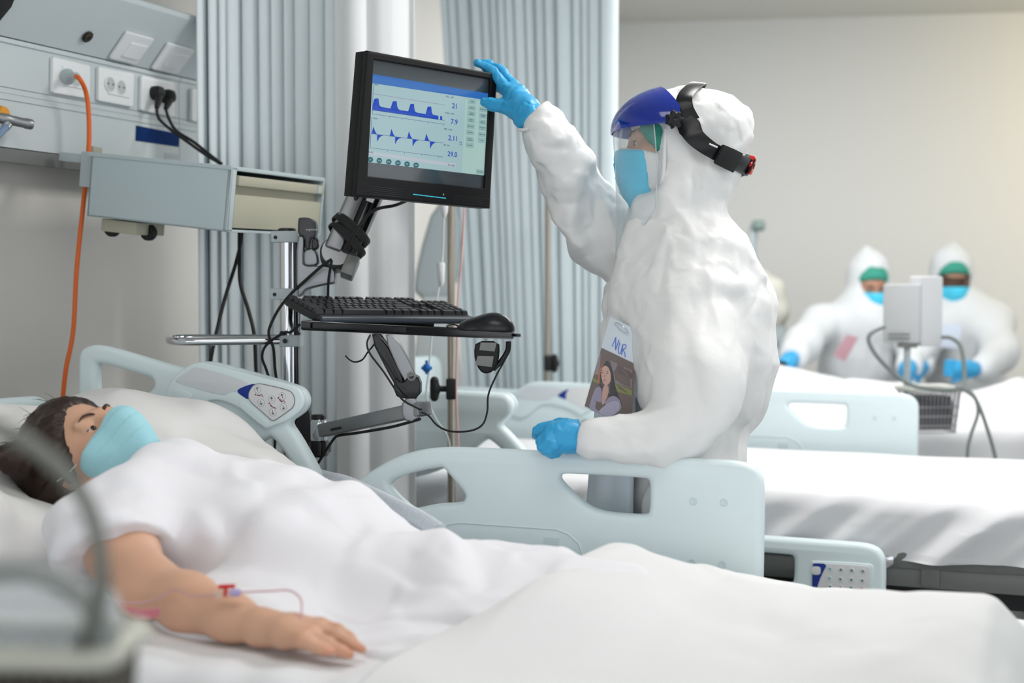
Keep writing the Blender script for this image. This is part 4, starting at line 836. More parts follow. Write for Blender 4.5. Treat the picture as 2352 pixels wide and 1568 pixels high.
S = SDF(P(1270, 1000, 2.765)-.1, P(1270, 1000, 2.765)+.1, .0026)
GH(S, [(1335, 1002, 2.765, 30), (1318, 1002, 2.765, 34), (1295, 1003, 2.76, 33), (1272, 1004, 2.755, 31)], .02)
for x0, y0, v0, x1, y1, x2, y2, rr_ in ((1268, 982, 2.775, 1240, 984, 1232, 1000, 12.5), (1262, 1000, 2.745, 1243, 1012, 1244, 1030, 12.5), (1262, 1012, 2.735, 1246, 1026, 1254, 1036, 12), (1270, 1022, 2.73, 1258, 1034, 1268, 1040, 11)):
    GH(S, [(x0, y0, v0, rr_+3), (x1, y1, v0+.006, rr_), (x2, y2, v0+.022, rr_-1.5), (x2+14, y2+3, v0+.03, rr_-3)], .006)
GH(S, [(1306, 972, 2.80, 14), (1284, 973, 2.81, 12), (1264, 980, 2.805, 11), (1244, 992, 2.80, 9.5)], .008)
S.half(P(1332, 1000, 2.765), R, .004)
S.build('glove', M_glove, nu, disp=gd, it=1)
# face shield
fs = thing('face_shield', None, None, (0, 0, 0)); fs.parent = nu; fs.matrix_parent_inverse = Matrix.Translation(-nu.location)
EO = P(1556, 300, 3.03); ea, eb, ec = pr(151, 3.03), .126, pr(101, 3.03)
EP = lambda phi, eps, k=1.: EO+k*(NN*ea*math.cos(phi)*math.cos(eps)+NB[:, 0]*eb*math.sin(phi)*math.cos(eps)+NC*ec*math.sin(eps))
pcut_a, pcut_b = P(1511, 204, 3.03), P(1583, 282, 2.92); pd_ = nrm(pcut_b-pcut_a); pn = nrm(np.cross(pd_, D)); pn = pn if pn@NN < 0 else -pn
def epsmax(phi):
    lo_, hi_ = -.02, 1.45
    if (EP(phi, lo_)-pcut_a)@pn > 0: return lo_+.01
    for _ in range(30):
        m_ = (lo_+hi_)/2
        if (EP(phi, m_)-pcut_a)@pn > 0: hi_ = m_
        else: lo_ = m_
    return lo_
ph_ = np.linspace(-1.6, 1.6, 73); G = np.array([[EP(p_, -.03+(epsmax(p_)+.03)*t) for t in np.linspace(0, 1, 22)] for p_ in ph_])
vb = MB().grid(G, .0025).build('brow_guard', M_visb, fs, True, 60)
MB().tube([EP(p_, -.03, 1.006) for p_ in ph_], .0026, 8).build('guard_rim', M_visb, vb) if False else None
def vlen(phi): a = abs(phi); return .262-.09*np.clip((a-.55)/.65, 0, 1)**1.3
ph2 = np.linspace(-1.2, 1.2, 61)
VG = np.array([[EP(p_, -.03, .985)-NC*(vlen(p_)*t)+(-NN*.004*math.sin(t*3.14)) for t in np.linspace(0, 1, 18)] for p_ in ph2])
vz = MB().grid(VG).build('visor', M_clear, fs, True, 0)
eg = np.concatenate([VG[0, :, :], VG[:, -1, :], VG[-1, ::-1, :]]); MB().tube(eg, .0012, 6).build('visor_edge', glassy('visor_edge', (215, 220, 228), .45, .1), fs)
def ribbon(name, pts, wid, ctr, th_, m, parent, n=8):
    p = smooth_path(pts, n); w_ = np.interp(np.linspace(0, 1, len(p)), np.linspace(0, 1, len(wid)), wid); T = np.gradient(p, axis=0); T /= np.linalg.norm(T, axis=1)[:, None]
    nr_ = p-np.array(ctr); nr_ -= T*(nr_*T).sum(1)[:, None]; nr_ /= np.linalg.norm(nr_, axis=1)[:, None]; sd = np.cross(T, nr_)
    q = MB(); G = np.stack([p-sd*w_[:, None]/2, p-sd*w_[:, None]*.42+nr_*.001, p+sd*w_[:, None]*.42+nr_*.001, p+sd*w_[:, None]/2], 1); return q.grid(G, th_).build(name, m, parent, True, 50)
HC = P(1585, 320, 3.03)
near = [P(1572, 276, 2.925), P(1584, 294, 2.922), P(1600, 318, 2.915), P(1636, 345, 2.915), P(1680, 366, 2.94), P(1710, 380, 2.985), P(1722, 386, 3.03)]
mir = lambda q: q-NB[:, 0]*2*((q-NO)@NB[:, 0])
M_strap = mat('gloss_strap', (20, 21, 24), .3, spec=.4, var=.05)
ribbon('headband', near, [.036, .046, .036, .03, .032, .034, .034], HC, .003, M_strap, fs); ribbon('headband', [mir(q) for q in near], [.05, .052, .036, .03, .032, .034, .034], HC, .003, M_strap, fs)
crn = [P(1582, 280, 2.925), P(1572, 250, 2.925), P(1574, 222, 2.935), P(1592, 201, 2.975), P(1606, 194, 3.03)]
ribbon('crown_strap', crn+[mir(q) for q in crn[::-1]][1:], [.045, .036, .03, .03, .03, .03, .03, .036, .045], HC, .003, M_strap, fs)
ribbon('strap_buckle', [P(1648, 352, 2.908), P(1672, 363, 2.925), P(1690, 372, 2.945)], [.038, .04, .04], HC, .007, M_rubber, fs)
for q in ((P(1581, 224, 2.938), P(1590, 214, 2.955)), (P(1628, 330, 2.908), P(1646, 338, 2.910))): MB().tube([q[0]+nrm(q[0]-HC)*.003, q[1]+nrm(q[1]-HC)*.003], .0036, 8, flat=.5).build('strap_slot', M_tyv, fs)
kc = P(1547, 275, 2.897); kd = nrm(-D+.15*R)
def star(name, c, d, r0, r1, h, lobes, m, parent):
    B = basis(d, U); V = []; n_k = lobes*8
    for hh, s in ((0, 1), (h*.7, 1), (h, .82)):
        for k in range(n_k): a = 2*math.pi*k/n_k; rr_ = (r0+(r1-r0)*(.5+.5*math.cos(a*lobes)))*s; V.append(c+B@np.array([rr_*math.cos(a), rr_*math.sin(a), hh]))
    Fc = [(i*n_k+k, i*n_k+(k+1) % n_k, (i+1)*n_k+(k+1) % n_k, (i+1)*n_k+k) for i in range(2) for k in range(n_k)]+[tuple(range(n_k))[::-1], tuple(2*n_k+k for k in range(n_k))]
    return MB().add(V, Fc).build(name, m, parent, True, 40)
for s in (0, 1):
    c1 = kc if s == 0 else mir(kc); d1 = kd if s == 0 else nrm(mir(kc+kd)-mir(kc))
    star('tightening_knob', c1, d1, .0125, .0195, .014, 7, M_rubber, fs); MB().lathe(c1+d1*.0135, d1, [(.005, 0), (.005, .002), (.0035, .0024)], 12).build('knob_cap', M_blackg, fs); MB().lathe(c1-d1*.01, d1, [(.013, 0), (.013, .008), (.011, .011)], 20).build('pivot', M_blackg, fs)
rc_ = P(1716, 377, 3.02); rd = nrm(R*.9-U*.30-.25*D)
MB().lathe(rc_-rd*.022, rd, [(.019, 0), (.0205, .004), (.0205, .02), (.019, .024)], 20).build('ratchet_housing', M_rubber, fs); star('ratchet_knob', rc_+rd*.002, rd, .0165, .0225, .013, 6, M_redk, fs); MB().lathe(rc_+rd*.014, rd, [(.006, 0), (.006, .003)], 12).build('ratchet_cap', M_blackg, fs)
# badge with name and portrait in a clear pouch
BC = {'tl': (1402, 727, 2.895), 'tr': (1465, 759, 2.865), 'bl': (1342, 935, 2.875), 'br': (1451, 984, 2.845)}
CK = {k: P(*v) for k, v in BC.items()}
bn = nrm(np.cross(CK['tr']-CK['bl'], CK['br']-CK['tl'])); bn = bn if bn@D < 0 else -bn
def bp(s, t, off=0.): q = (CK['tl']*(1-s)+CK['tr']*s)*(1-t)+(CK['bl']*(1-s)+CK['br']*s)*t; return q+bn*(off+.006*math.sin(s*math.pi))
bd_ = thing('name_badge', None, None, (0, 0, 0)); bd_.parent = nu; bd_.matrix_parent_inverse = Matrix.Translation(-nu.location)
def patch(name, poly, m, off, it=1, th_=.0004):
    q = chaikin(poly, it) if it else poly
    from mathutils.geometry import tessellate_polygon
    # subdivide long edges so that the patch follows the curve of the card
    pts = []
    for i in range(len(q)):
        a, b = np.array(q[i]), np.array(q[(i+1) % len(q)]); k = max(1, int(np.linalg.norm(b-a)/.12)); pts += [a+(b-a)*j/k for j in range(k)]
    tri = tessellate_polygon([[Vector((float(a[0]), float(a[1]), 0)) for a in pts]])
    return MB().add([bp(a[0], a[1], off) for a in pts], tri).build(name, m, bd_, False, fixn=False)
def cardgrid(name, s0, s1, t0, t1, m, off): return MB().grid([[bp(s, t, off) for t in np.linspace(t0, t1, 8)] for s in np.linspace(s0, s1, 10)]).build(name, m, bd_, True, 0)
cardgrid('card', 0, 1, 0, 1, mat('white_card', (222, 228, 236), .5), 0.); 
def m8(n, c): return mat(n, c, .5, var=.12, vscale=160)
def st_(x, y):
    q = np.array([x/5.6+1320, y/5.6+700]); u = np.array([.5, .5]); k = [np.array(BC[i][:2], float) for i in ('tl', 'tr', 'bl', 'br')]
    f = lambda s, t: (k[0]*(1-s)+k[1]*s)*(1-t)+(k[2]*(1-s)+k[3]*s)*t
    for _ in range(12):
        r_ = f(*u)-q; J = np.stack([(f(u[0]+1e-4, u[1])-f(*u))/1e-4, (f(u[0], u[1]+1e-4)-f(*u))/1e-4], 1); u = u-np.linalg.solve(J, r_)
    return (float(np.clip(u[0], 0, 1)), float(np.clip(u[1], 0, 1)))
pq = lambda pts: [st_(*p_) for p_ in pts]
ps = pq
cardgrid('portrait_background', 0, 1, .345, .985, m8('photo_brown', (112, 92, 84)), .0006)
pp = lambda name, pts, m_, off, it=1: patch(name, pq(pts), m_, off, it)
pp('photo_building', [(255, 590), (335, 630), (330, 900), (180, 870), (200, 740)], m8('photo_mauve', (150, 132, 136)), .0009, 0); pp('photo_house', [(470, 720), (740, 850), (735, 1080), (520, 1010)], m8('photo_grey', (142, 126, 130)), .0009, 0); pp('photo_roof', [(560, 790), (745, 880), (742, 960), (560, 880)], m8('photo_roof', (104, 78, 80)), .0010, 0)
pp('photo_lawn', [(165, 880), (250, 950), (320, 980), (310, 1020), (160, 940)], m8('photo_green', (136, 140, 66)), .0010, 0); pp('photo_lawn', [(510, 1010), (742, 1100), (738, 1170), (540, 1120)], m8('photo_green', (136, 140, 66)), .0011, 0)
pp('photo_hair', [(330, 800), (380, 730), (430, 722), (480, 790), (510, 900), (530, 1040), (570, 1160), (625, 1300), (600, 1340), (450, 1180), (340, 1080), (310, 1000), (312, 880)], m8('photo_hair', (46, 34, 36)), .0014); pp('photo_hair_light', [(325, 830), (370, 745), (420, 722), (370, 770), (335, 880), (330, 1040), (310, 1010), (306, 900)], m8('photo_auburn', (190, 104, 56)), .0016)
pp('photo_cardigan', [(180, 1345), (230, 1180), (270, 1080), (320, 1050), (360, 1090), (360, 1300), (470, 1180), (540, 1180), (600, 1240), (615, 1350), (550, 1400), (460, 1465), (320, 1400)], m8('photo_knit', (160, 150, 172)), .0018)
pp('photo_neck', [(378, 1040), (450, 1040), (450, 1150), (400, 1260), (365, 1310), (362, 1180)], m8('photo_neck', (206, 162, 148)), .0020); pp('photo_sleeve', [(310, 1390), (360, 1330), (470, 1250), (570, 1240), (600, 1320), (550, 1400), (460, 1465)], m8('photo_knit_light', (184, 176, 198)), .0023)
pp('photo_face', [(350, 830), (390, 785), (440, 800), (478, 880), (485, 960), (460, 1020), (420, 1050), (380, 1020), (352, 940)], m8('photo_face', (214, 170, 154)), .0024)
pp('photo_hair_side', [(440, 760), (490, 830), (512, 930), (525, 1060), (560, 1160), (500, 1180), (455, 1120), (480, 1000), (480, 890)], m8('photo_hair', (46, 34, 36)), .0027)
for ex_, ey_ in ((368, 878), (432, 888)): pp('photo_eye', [(ex_-15, ey_), (ex_, ey_-7), (ex_+16, ey_+2), (ex_, ey_+7)], m8('photo_eye', (70, 48, 50)), .0029); pp('photo_eyebrow', [(ex_-20, ey_-22), (ex_, ey_-30), (ex_+22, ey_-20), (ex_, ey_-22)], m8('photo_brow', (92, 62, 58)), .0029)
pp('photo_nose', [(398, 890), (405, 930), (395, 940), (385, 932)], m8('photo_nose', (186, 136, 122)), .0029); pp('photo_lips', [(374, 968), (398, 964), (425, 978), (400, 984)], m8('photo_lips', (160, 92, 92)), .0029)
M_pen = mat('blue_pen', (78, 120, 226), .5)
def pen(name, strokes): 
    mb = MB()
    for st in strokes: mb.tube(smooth_path([bp(s, t, .0012) for s, t in st], 5), .0008, 6)
    return mb.build(name, M_pen, bd_)
ps = lambda pts: [((x-(400-(y-230)*.36)/1.)/(395+(y-230)*.10)*1.0, (y-(190+(x-400)*.36))/1010) for x, y in pts]
pen('letter_n', [ps([(432, 487), (484, 396)]), ps([(484, 396), (470, 520)]), ps([(470, 520), (523, 420)])]); pen('letter_u', [ps([(530, 445), (505, 520), (512, 552), (532, 540), (560, 470)])]); pen('letter_r', [ps([(565, 462), (540, 565)]), ps([(560, 470), (596, 462), (598, 490), (556, 515)]), ps([(560, 515), (578, 545), (577, 584)])])
MB().tube(smooth_path([bp(*ps([q])[0], .004) for q in ((480, 262), (520, 262), (600, 300), (650, 350), (636, 362), (560, 330), (505, 290), (478, 275))], 6, True), .0007, 6, True).build('safety_pin', M_chrome, bd_)
MB().grid([[bp(s, t, .0042) for t in np.linspace(-.02, 1.02, 10)] for s in np.linspace(-.02, 1.02, 8)]).build('clear_pouch', M_pouch, bd_, True, 0)
# ---------------------------------------------------------------- workstation stand: pole, arms, tray
CF = lambda px, py, v: (P(px, py, v), R, Z, -D0)           # upright plane facing the ward aisle
def cplate(name, pts, v, th_, bev, m, parent, it=1, sx=1., ox=0., oy=0.):
    q = [(x/sx+ox, y/sx+oy) for x, y in pts]; c = np.mean(q, axis=0); o = P(c[0], c[1], v)
    out = []
    for x, y in q: r_ = ray(x, y); w_ = C0+r_*(((o-C0)@D0)/(r_@D0)); out.append(((w_-o)@R, (w_-o)@Z))
    return plate(name, [out], th_, bev, m, parent, (o, R, Z, -D0), it)
ws = thing('workstation_stand', 'chrome pole with jointed arms carrying the black monitor and keyboard tray', 'stand', (*P(662, 900, 3.3)[:2], 0))
pz = lambda px, v: P(px, 650, v)[:2]
vv = 3.30; px_, py_ = pz(660, vv)
MB().tube([(px_, py_, .12), (px_, py_, P(660, 530, vv)[2])], .0175, 24).build('pole', M_chrome, ws)
c2 = pz(679, vv); MB().tube([(*c2, .12), (*c2, P(679, 532, vv)[2])], .006, 10).build('pole_channel', M_blackg, ws)
c3 = pz(686, vv); MB().tube([(*c3, .12), (*c3, P(686, 532, vv)[2])], .004, 10).build('pole_edge', M_alu, ws)
MB().lathe((px_, py_, P(660, 530, vv)[2]), (0, 0, 1), [(.021, -.004), (.021, .004), (.017, .006)], 24, (1, 0, 0)).build('pole_cap', M_black, ws)
MB().box((px_, py_, .09), (.5, .5, .05), CB, .02).build('foot_plate', M_grey, ws)
for y0, y1, x0 in ((531, 557, 626), (662, 688, 624)):
    k_ = cplate('pole_clamp', [(x0, y0), (688, y0), (688, y1), (x0, y1)], vv-.005, .05, .003, M_lgrey, ws, 0)
    MB().lathe(P(x0+6.5, (y0+y1)/2+1, vv-.031), -D, [(.0042, -.001), (.0042, .0012), (.0028, .0014), (.0024, .0)], 14).build('bolt_hole', M_ink, k_)
cplate('handle_clamp', [(646, 770), (693, 769), (693, 795), (646, 796)], vv-.02, .06, .004, M_lgrey, ws, 0)
for x in (650, 683): MB().lathe(P(x, 768, vv-.03), (0, 0, 1), [(.007, -.004), (.008, .005), (.006, .008)], 12, (1, 0, 0)).build('clamp_screw', M_black, ws)
MB().lathe(P(655, 783, vv-.055), -D, [(.0055, 0), (.0055, .004)], 12).build('clamp_bolt', M_ink, ws)
zh = P(655, 782, 3.26)[2]; hq = [np.array([*pz(x, v), zh]) for x, v in ((655, 3.26), (600, 3.24), (480, 3.205), (420, 3.20), (392, 3.235), (388, 3.30), (392, 3.37), (430, 3.41), (500, 3.41), (640, 3.40))]
MB().tube(smooth_path(hq, 10), .0088, 16).build('grab_handle', M_chrome, ws)
Z4 = dict(sx=5.6, ox=600, oy=480)
cplate('arm_bracket', [(468, 345), (555, 350), (572, 385), (552, 690), (585, 735), (735, 728), (850, 735), (960, 765), (966, 935), (940, 965), (855, 972), (640, 1022), (580, 1050), (560, 1100), (470, 1135)], 3.24, .05, .005, M_alu, ws, 1, **Z4)
cplate('bracket_post', [(555, 520), (700, 500), (735, 620), (740, 725), (580, 735), (552, 690)], 3.245, .04, .004, M_alu, ws, 1, **Z4)
kp = cplate('cable_clip_cover', [(488, 130), (515, 112), (610, 110), (690, 145), (716, 190), (716, 375), (645, 385), (640, 530), (580, 525), (574, 360), (482, 345)], 3.235, .046, .006, mat('graphite_plastic', (62, 62, 66), .35, var=.05), ws, 1, **Z4)
M_letter = mat('pale_lettering', (206, 206, 206), .5)
text('lettering', 'ergotron', .0072, M_letter, kp, (P(600+648/5.6, 480+262/5.6, 3.235-.0245), R, Z, -D0))
cplate('joint_shroud', [(655, 385), (740, 360), (745, 520), (655, 525)], 3.225, .03, .004, M_blackg, ws, 1, **Z4)
# upper arm
ua, ub = P(781, 585, 3.24), P(890, 330, 3.34); ax_ = nrm(ub-ua); sd_ = nrm(np.cross(ax_, -D)); up_ = np.cross(sd_, ax_)
sd_ = sd_ if sd_@R < 0 else -sd_; nf_ = nrm(np.cross(ax_, sd_)); nf_ = nf_ if nf_@D < 0 else -nf_
AB = np.stack([sd_, ax_, nf_], 1); L_ = np.linalg.norm(ub-ua)
MB().box((ua+ub)/2+sd_*.018, (.040, L_, .05), AB, .007, 3).build('arm_cover', M_alu, ws); MB().box((ua+ub)/2-sd_*.020, (.036, L_*.98, .046), AB, .003).build('arm_channel', M_blackg, ws)
for o_ in (-.010, -.026): MB().box((ua+ub)/2+sd_*o_+nf_*.024, (.004, L_*.96, .004), AB, .001).build('channel_rail', M_black, ws)
MB().lathe(ua+sd_*.008-nf_*.02, nf_, [(.036, -.012), (.038, .0), (.038, .03), (.034, .036)], 24).build('arm_knuckle', M_alu, ws)
MB().box(ua-sd_*.032-ax_*.02, (.03, .05, .04), AB, .004).build('knuckle_block', M_grey, ws)
ov = ua+ax_*.155+sd_*.014+nf_*.0255
MB().ball(ov, (.0085, .028, .0012), AB, 24, 8).build('maker_plate', M_black, ws)
text('lettering', 'ergotron', .0085, M_letter, ws, (ov+nf_*.0016, ax_, -sd_ if np.cross(ax_, -sd_)@nf_ > 0 else sd_, nf_), .0002)
MB().box(ua+ax_*.15-sd_*.018+nf_*.026, (.017, .026, .001), AB).build('rating_label', M_label, ws)
for t_, tilt in ((.03, -.35), (.005, -.45)):
    c = ua+ax_*(t_+.035); loop = [c+sd_*.043*math.cos(a)*(1 if math.cos(a) > 0 else 1.05)+nf_*.031*math.sin(a)+ax_*(-tilt*.05*math.cos(a)) for a in np.linspace(0, 2*math.pi, 17)]
    ribbon('velcro_strap', loop, [.017, .017], c, .004, M_rubber, ws, 4)
# lower link under the tray
lk_a, lk_b = P(735, 990, 3.22), P(972, 938, 3.02); la = nrm(lk_b-lk_a); lu = nrm(Z-la*(la@Z)); lw = np.cross(la, lu); LB = np.stack([la, lw, lu], 1)
MB().box((lk_a+lk_b)/2+la*.01, (np.linalg.norm(lk_b-lk_a)-.01, .045, .030), LB, .004).build('lower_link', M_alu, ws)
MB().box(lk_a+la*.075-lw*.0225+lu*-.004, (.034, .003, .006), LB, .001).build('link_slot', M_ink, ws) if (lw@D) > 0 else MB().box(lk_a+la*.075+lw*.0225-lu*.004, (.034, .003, .006), LB, .001).build('link_slot', M_ink, ws)
cpo = P(732, 988, 3.225)
MB().lathe(cpo, (0, 0, 1), [(.0185, -.024), (.0195, -.022), (.0195, .020), (.0175, .025)], 24, (1, 0, 0)).build('link_post', M_chrome, ws); MB().lathe(cpo, (0, 0, 1), [(.0165, .025), (.0165, .034), (.014, .036)], 24, (1, 0, 0)).build('post_cap', M_black, ws)
MB().lathe(cpo, (0, 0, 1), [(.017, -.06), (.0225, -.056), (.0225, -.024)], 24, (1, 0, 0)).build('post_base', M_blackg, ws)
cplate('pole_bracket', [(684, 940), (712, 925), (718, 1010), (760, 1015), (758, 1045), (684, 1055)], 3.27, .04, .004, M_black, ws)
cplate('link_riser', [(925, 912), (966, 912), (968, 960), (955, 968), (925, 962)], 3.03, .045, .004, M_alu, ws); cplate('link_block', [(905, 862), (925, 880), (945, 855), (968, 868), (968, 912), (925, 914), (908, 905)], 3.03, .05, .004, M_blackg, ws)
cplate('tray_arm', [(880, 768), (909, 768), (956, 856), (956, 880), (944, 890), (926, 872)], 3.02, .022, .004, M_alu, ws); cplate('tray_arm_channel', [(848, 766), (882, 768), (940, 886), (920, 896), (906, 880)], 3.05, .05, .004, M_blackg, ws)
MB().lathe(P(945, 864, 3.006), -D, [(.0095, -.002), (.0095, .003), (.006, .004), (.005, .0015)], 18).build('pivot_bolt', M_grey, ws)
# tray, keyboard, mouse
kex = np.array([.4892, .8719, -.0216]); key_ = np.array([-.8423, .4787, .2477]); kex /= np.linalg.norm(kex); key_ -= kex*(kex@key_); key_ /= np.linalg.norm(key_); kez = np.cross(kex, key_)
kc_ = np.array([-1.4819, 2.8812, 1.2233])
te = nrm([.4892, .8719, -.060]); tn = nrm(Z-te*(te@Z)); tb = np.cross(tn, te); TB = np.stack([te, tb, tn], 1)
t0 = P(692, 746, 3.0); kk = 0.
for t_ in np.linspace(.2, 1.2, 2001):
    q = t0+te*t_-C0; 
    if 1176+F*(q@R)/(q@D) > 1207: kk = t_; break
tl = kk; th_ = .022
tc_ = t0+te*tl/2+tb*.105
tray = plate('keyboard_tray', [[(-tl/2, -.105), (tl/2, -.105), (tl/2, .07), (.10, .07), (-.08, .05), (-tl/2+.07, -.045), (-tl/2+.01, -.085)]], th_, .005, M_blackg, ws, (tc_, te, tb, tn), 1)
MB().box(tc_-te*tl*.26-tb*.1045, (.24, .004, .012), TB, .001).build('wrist_rest_edge', M_black, tray); MB().box(tc_+te*(tl/2+.008)-tb*.06, (.016, .018, .008), TB, .002).build('tray_stop', M_black, tray)
MB().box(kc_-kez*.022-key_*.02, (.22, .08, .018), np.stack([kex, key_, kez], 1), .004).build('keyboard_wedge', M_black, tray)
kb = thing('keyboard', 'black computer keyboard tilted on the tray below the monitor', 'keyboard', kc_)
KB = np.stack([kex, key_, kez], 1); kl = lambda x, y, z: kc_+KB@np.array([x, y, z])
plate('keyboard_base', [[(-.205, -.075), (.205, -.075), (.212, -.068), (.212, .07), (.205, .076), (-.205, .076), (-.212, .07), (-.212, -.068)]], .016, .006, M_black, kb, (kl(0, 0, -.008), kex, key_, kez), 1)
MB().tube([kl(-.205, -.077, -.006), kl(.205, -.077, -.006)], .0085, 14).build('front_lip', mat('slate_plastic', (66, 72, 82), .3, var=.03), kb)
M_keyc = mat('black_keycap', (36, 37, 41), .3, spec=.6, var=.05)
u_ = .0182
rows = [[(0, 1)]+[(2+i, 1) for i in range(4)]+[(6.5+i, 1) for i in range(4)]+[(11+i, 1) for i in range(4)]+[(15.3+i, 1) for i in range(3)], [(i, 1) for i in range(13)]+[(13, 2)]+[(15.3+i, 1) for i in range(3)]+[(18.6+i, 1) for i in range(4)], [(0, 1.5)]+[(1.5+i, 1) for i in range(12)]+[(13.5, 1.5)]+[(15.3+i, 1) for i in range(3)]+[(18.6+i, 1) for i in range(4)], [(0, 1.75)]+[(1.75+i, 1) for i in range(11)]+[(12.75, 2.25)]+[(18.6+i, 1) for i in range(4)], [(0, 2.25)]+[(2.25+i, 1) for i in range(10)]+[(12.25, 2.75)]+[(16.3, 1)]+[(18.6+i, 1) for i in range(4)], [(0, 1.25), (1.25, 1.25), (2.5, 1.25), (3.75, 6.25), (10, 1.25), (11.25, 1.25), (12.5, 1.25), (13.75, 1.25), (15.3, 1), (16.3, 1), (17.3, 1), (18.6, 2), (20.6, 1), (21.6, 1)]]
for ri, row in enumerate(rows):
    mb = MB()
    for x0, w_ in row:
        cx = -.205+(x0+w_/2)*u_; cy = .062-ri*.0205-(.004 if ri else 0); w2, d2 = w_*u_/2-.0012, .0088
        V = [kl(cx+sx*w2, cy+sy*d2, 0) for sx, sy in ((-1, -1), (1, -1), (1, 1), (-1, 1))]+[kl(cx+sx*(w2-.0018), cy+sy*(d2-.002)+.001, .0085) for sx, sy in ((-1, -1), (1, -1), (1, 1), (-1, 1))]
        mb.add(V, [(3, 2, 1, 0), (4, 5, 6, 7), (0, 1, 5, 4), (1, 2, 6, 5), (2, 3, 7, 6), (3, 0, 4, 7)])
    cy = .062-ri*.0205-(.004 if ri else 0); mb.box(kl(-.205+11.3*u_, cy, -.0005), (22.6*u_, .012, .003), KB); mb.build('key_row', M_keyc, kb, False)
ms = thing('computer_mouse', 'black mouse at the right end of the keyboard tray', 'mouse', P(1118, 745, 3.05))
mc0 = P(1118, 761, 3.10); mt = tn
for_m = nrm(-R*.94+D*.2); for_m = nrm(for_m-mt*(for_m@mt)); sm = np.cross(mt, for_m); MBm = np.stack([for_m, sm, mt], 1)
S = SDF(mc0-.1, mc0+.1, .003)
S.ell(mc0+mt*.004, (.060, .031, .030), MBm, 0); S.ell(mc0-for_m*.018+mt*.010, (.036, .029, .030), MBm, .02); S.ell(mc0+for_m*.042+mt*.0, (.022, .026, .013), MBm, .02); S.half(mc0-mt*.001, -mt, .003)
S.build('mouse_shell', mat('satin_black', (26, 27, 31), .3, spec=.55, var=.04), ms, it=2); MB().lathe(mc0+for_m*.036+mt*.018-sm*.003, sm, [(.006, -.0), (.0075, .001), (.0075, .005), (.006, .006)], 14).build('scroll_wheel', M_rubber, ms)
MB().tube(smooth_path([mc0+for_m*.058+mt*.006, mc0+for_m*.074+mt*.012+sm*.004, mc0+for_m*.082+mt*.008+sm*.03, mc0+for_m*.07+mt*.004+sm*.06]), .0018, 8).build('mouse_cable', M_rubber, ms)
mh = cplate('mouse_pouch', [(1093, 783), (1147, 783), (1148, 815), (1140, 845), (1125, 857), (1108, 857), (1095, 840), (1088, 812)], 3.08, .022, .006, M_rubber, ws)
for pts in ([(1104, 786), (1141, 787), (1136, 807), (1101, 804)], [(1097, 817), (1134, 818), (1130, 843), (1091, 838)]): cplate('grey_pad', pts, 3.067, .002, .0003, M_grey, mh, 0)
MB().tube(smooth_path([P(1168, 784, 3.09), P(1166, 805, 3.085), P(1152, 828, 3.08), P(1132, 848, 3.08)]), .006, 8, flat=.4).build('pouch_strap', M_black, mh)
MB().tube(smooth_path([P(866, 775, 3.04), P(858, 792, 3.04), P(845, 808, 3.03), P(832, 826, 3.02), P(815, 831, 3.02), P(803, 826, 3.02), P(793, 816, 3.02)]), [.003]*3+[.005]*46 if False else .0048, 8, flat=.35).build('loose_strap', M_rubber, ws)
# monitor
SM = np.array([[.49115, -.86968, .04922], [.87002, .49255, .02141], [-.04286, .03231, .99856]]); SC = np.array([-1.3335, 2.8226, 1.6219]); sx_, sn_, sz_ = SM[:, 0], -SM[:, 1], SM[:, 2]
def sl(px, py): r_ = ray(px, py); w_ = C0+r_*(((SC-C0)@sn_)/(r_@sn_)); return np.array([(w_-SC)@sx_, (w_-SC)@sz_])
mo = thing('monitor', 'black ventilator monitor showing blue waveforms, tilted on the jointed arm', 'monitor', SC)
fr = [sl(*q) for q in ((845, 116), (1139, 171), (1122, 479), (812, 449))]
fx0, fx1 = (fr[0][0]+fr[3][0])/2, (fr[1][0]+fr[2][0])/2; fz0, fz1 = (fr[2][1]+fr[3][1])/2, (fr[0][1]+fr[1][1])/2
fx0 -= .004; MF = lambda off: (SC+sn_*off, sx_, sz_, sn_)
FQ = [tuple(fl(np.array(f_), np.array(g_), .35)) for f_, g_ in zip(fr, [(fx0, fz1), (fx1, fz1), (fx1, fz0), (fx0, fz0)])]
rect = lambda x0, z0, x1, z1: [(x0, z0), (x1, z0), (x1, z1), (x0, z1)]
sq = [tuple(sl(*q)) for q in ((855.6, 136), (1124, 181), (1111, 433), (842, 404.5))]
M_bez = mat('black_bezel', (17, 16, 18), .5, spec=.3, var=.04)
plate('bezel', [cornered(FQ, .03), sq[::-1]], .016, .003, M_bez, mo, MF(-.002), 0)
sh_ = .0; plate('casing', [cornered(FQ, .03)], .034, .004, M_bez, mo, MF(-.0265), 0)
plate('rear_hump', [rect(-.09, -.08, .09, .08)], .04, .01, M_bez, mo, MF(-.066), 1)
plate('vesa_joint', [rect(-.04, -.04, .04, .04)], .03, .004, M_black, mo, MF(-.098), 1)
glass = mat('screen_glass', (62, 70, 76), .12, spec=.8, coat=.4)
scr = plate('screen', [sq], .003, .0002, glass, mo, MF(-.0035), 0)
SP = lambda pts: [tuple(sl(x/4.6125+830, y/4.6125+130)) for x, y in pts]
lay = [0]
def spatch(name, pts, m, it=0):
    lay[0] += 1; off = -.0018+.00004*lay[0]
    return plate(name, [SP(pts)], .0002, .00002, m, scr, MF(off), it)
def em(n, c, s=.62): return mat(n, tuple(int(v*.25) for v in c), .2, emit=c, estr=s, spec=.5)
spatch('screen_page', [(118, 182), (1347, 390), (1300, 1258), (60, 1115)], em('page_blue_green', (186, 220, 226)))
spatch('title_bar', [(118, 182), (1347, 390), (1345, 462), (105, 278)], em('title_blue', (48, 112, 190), .8))
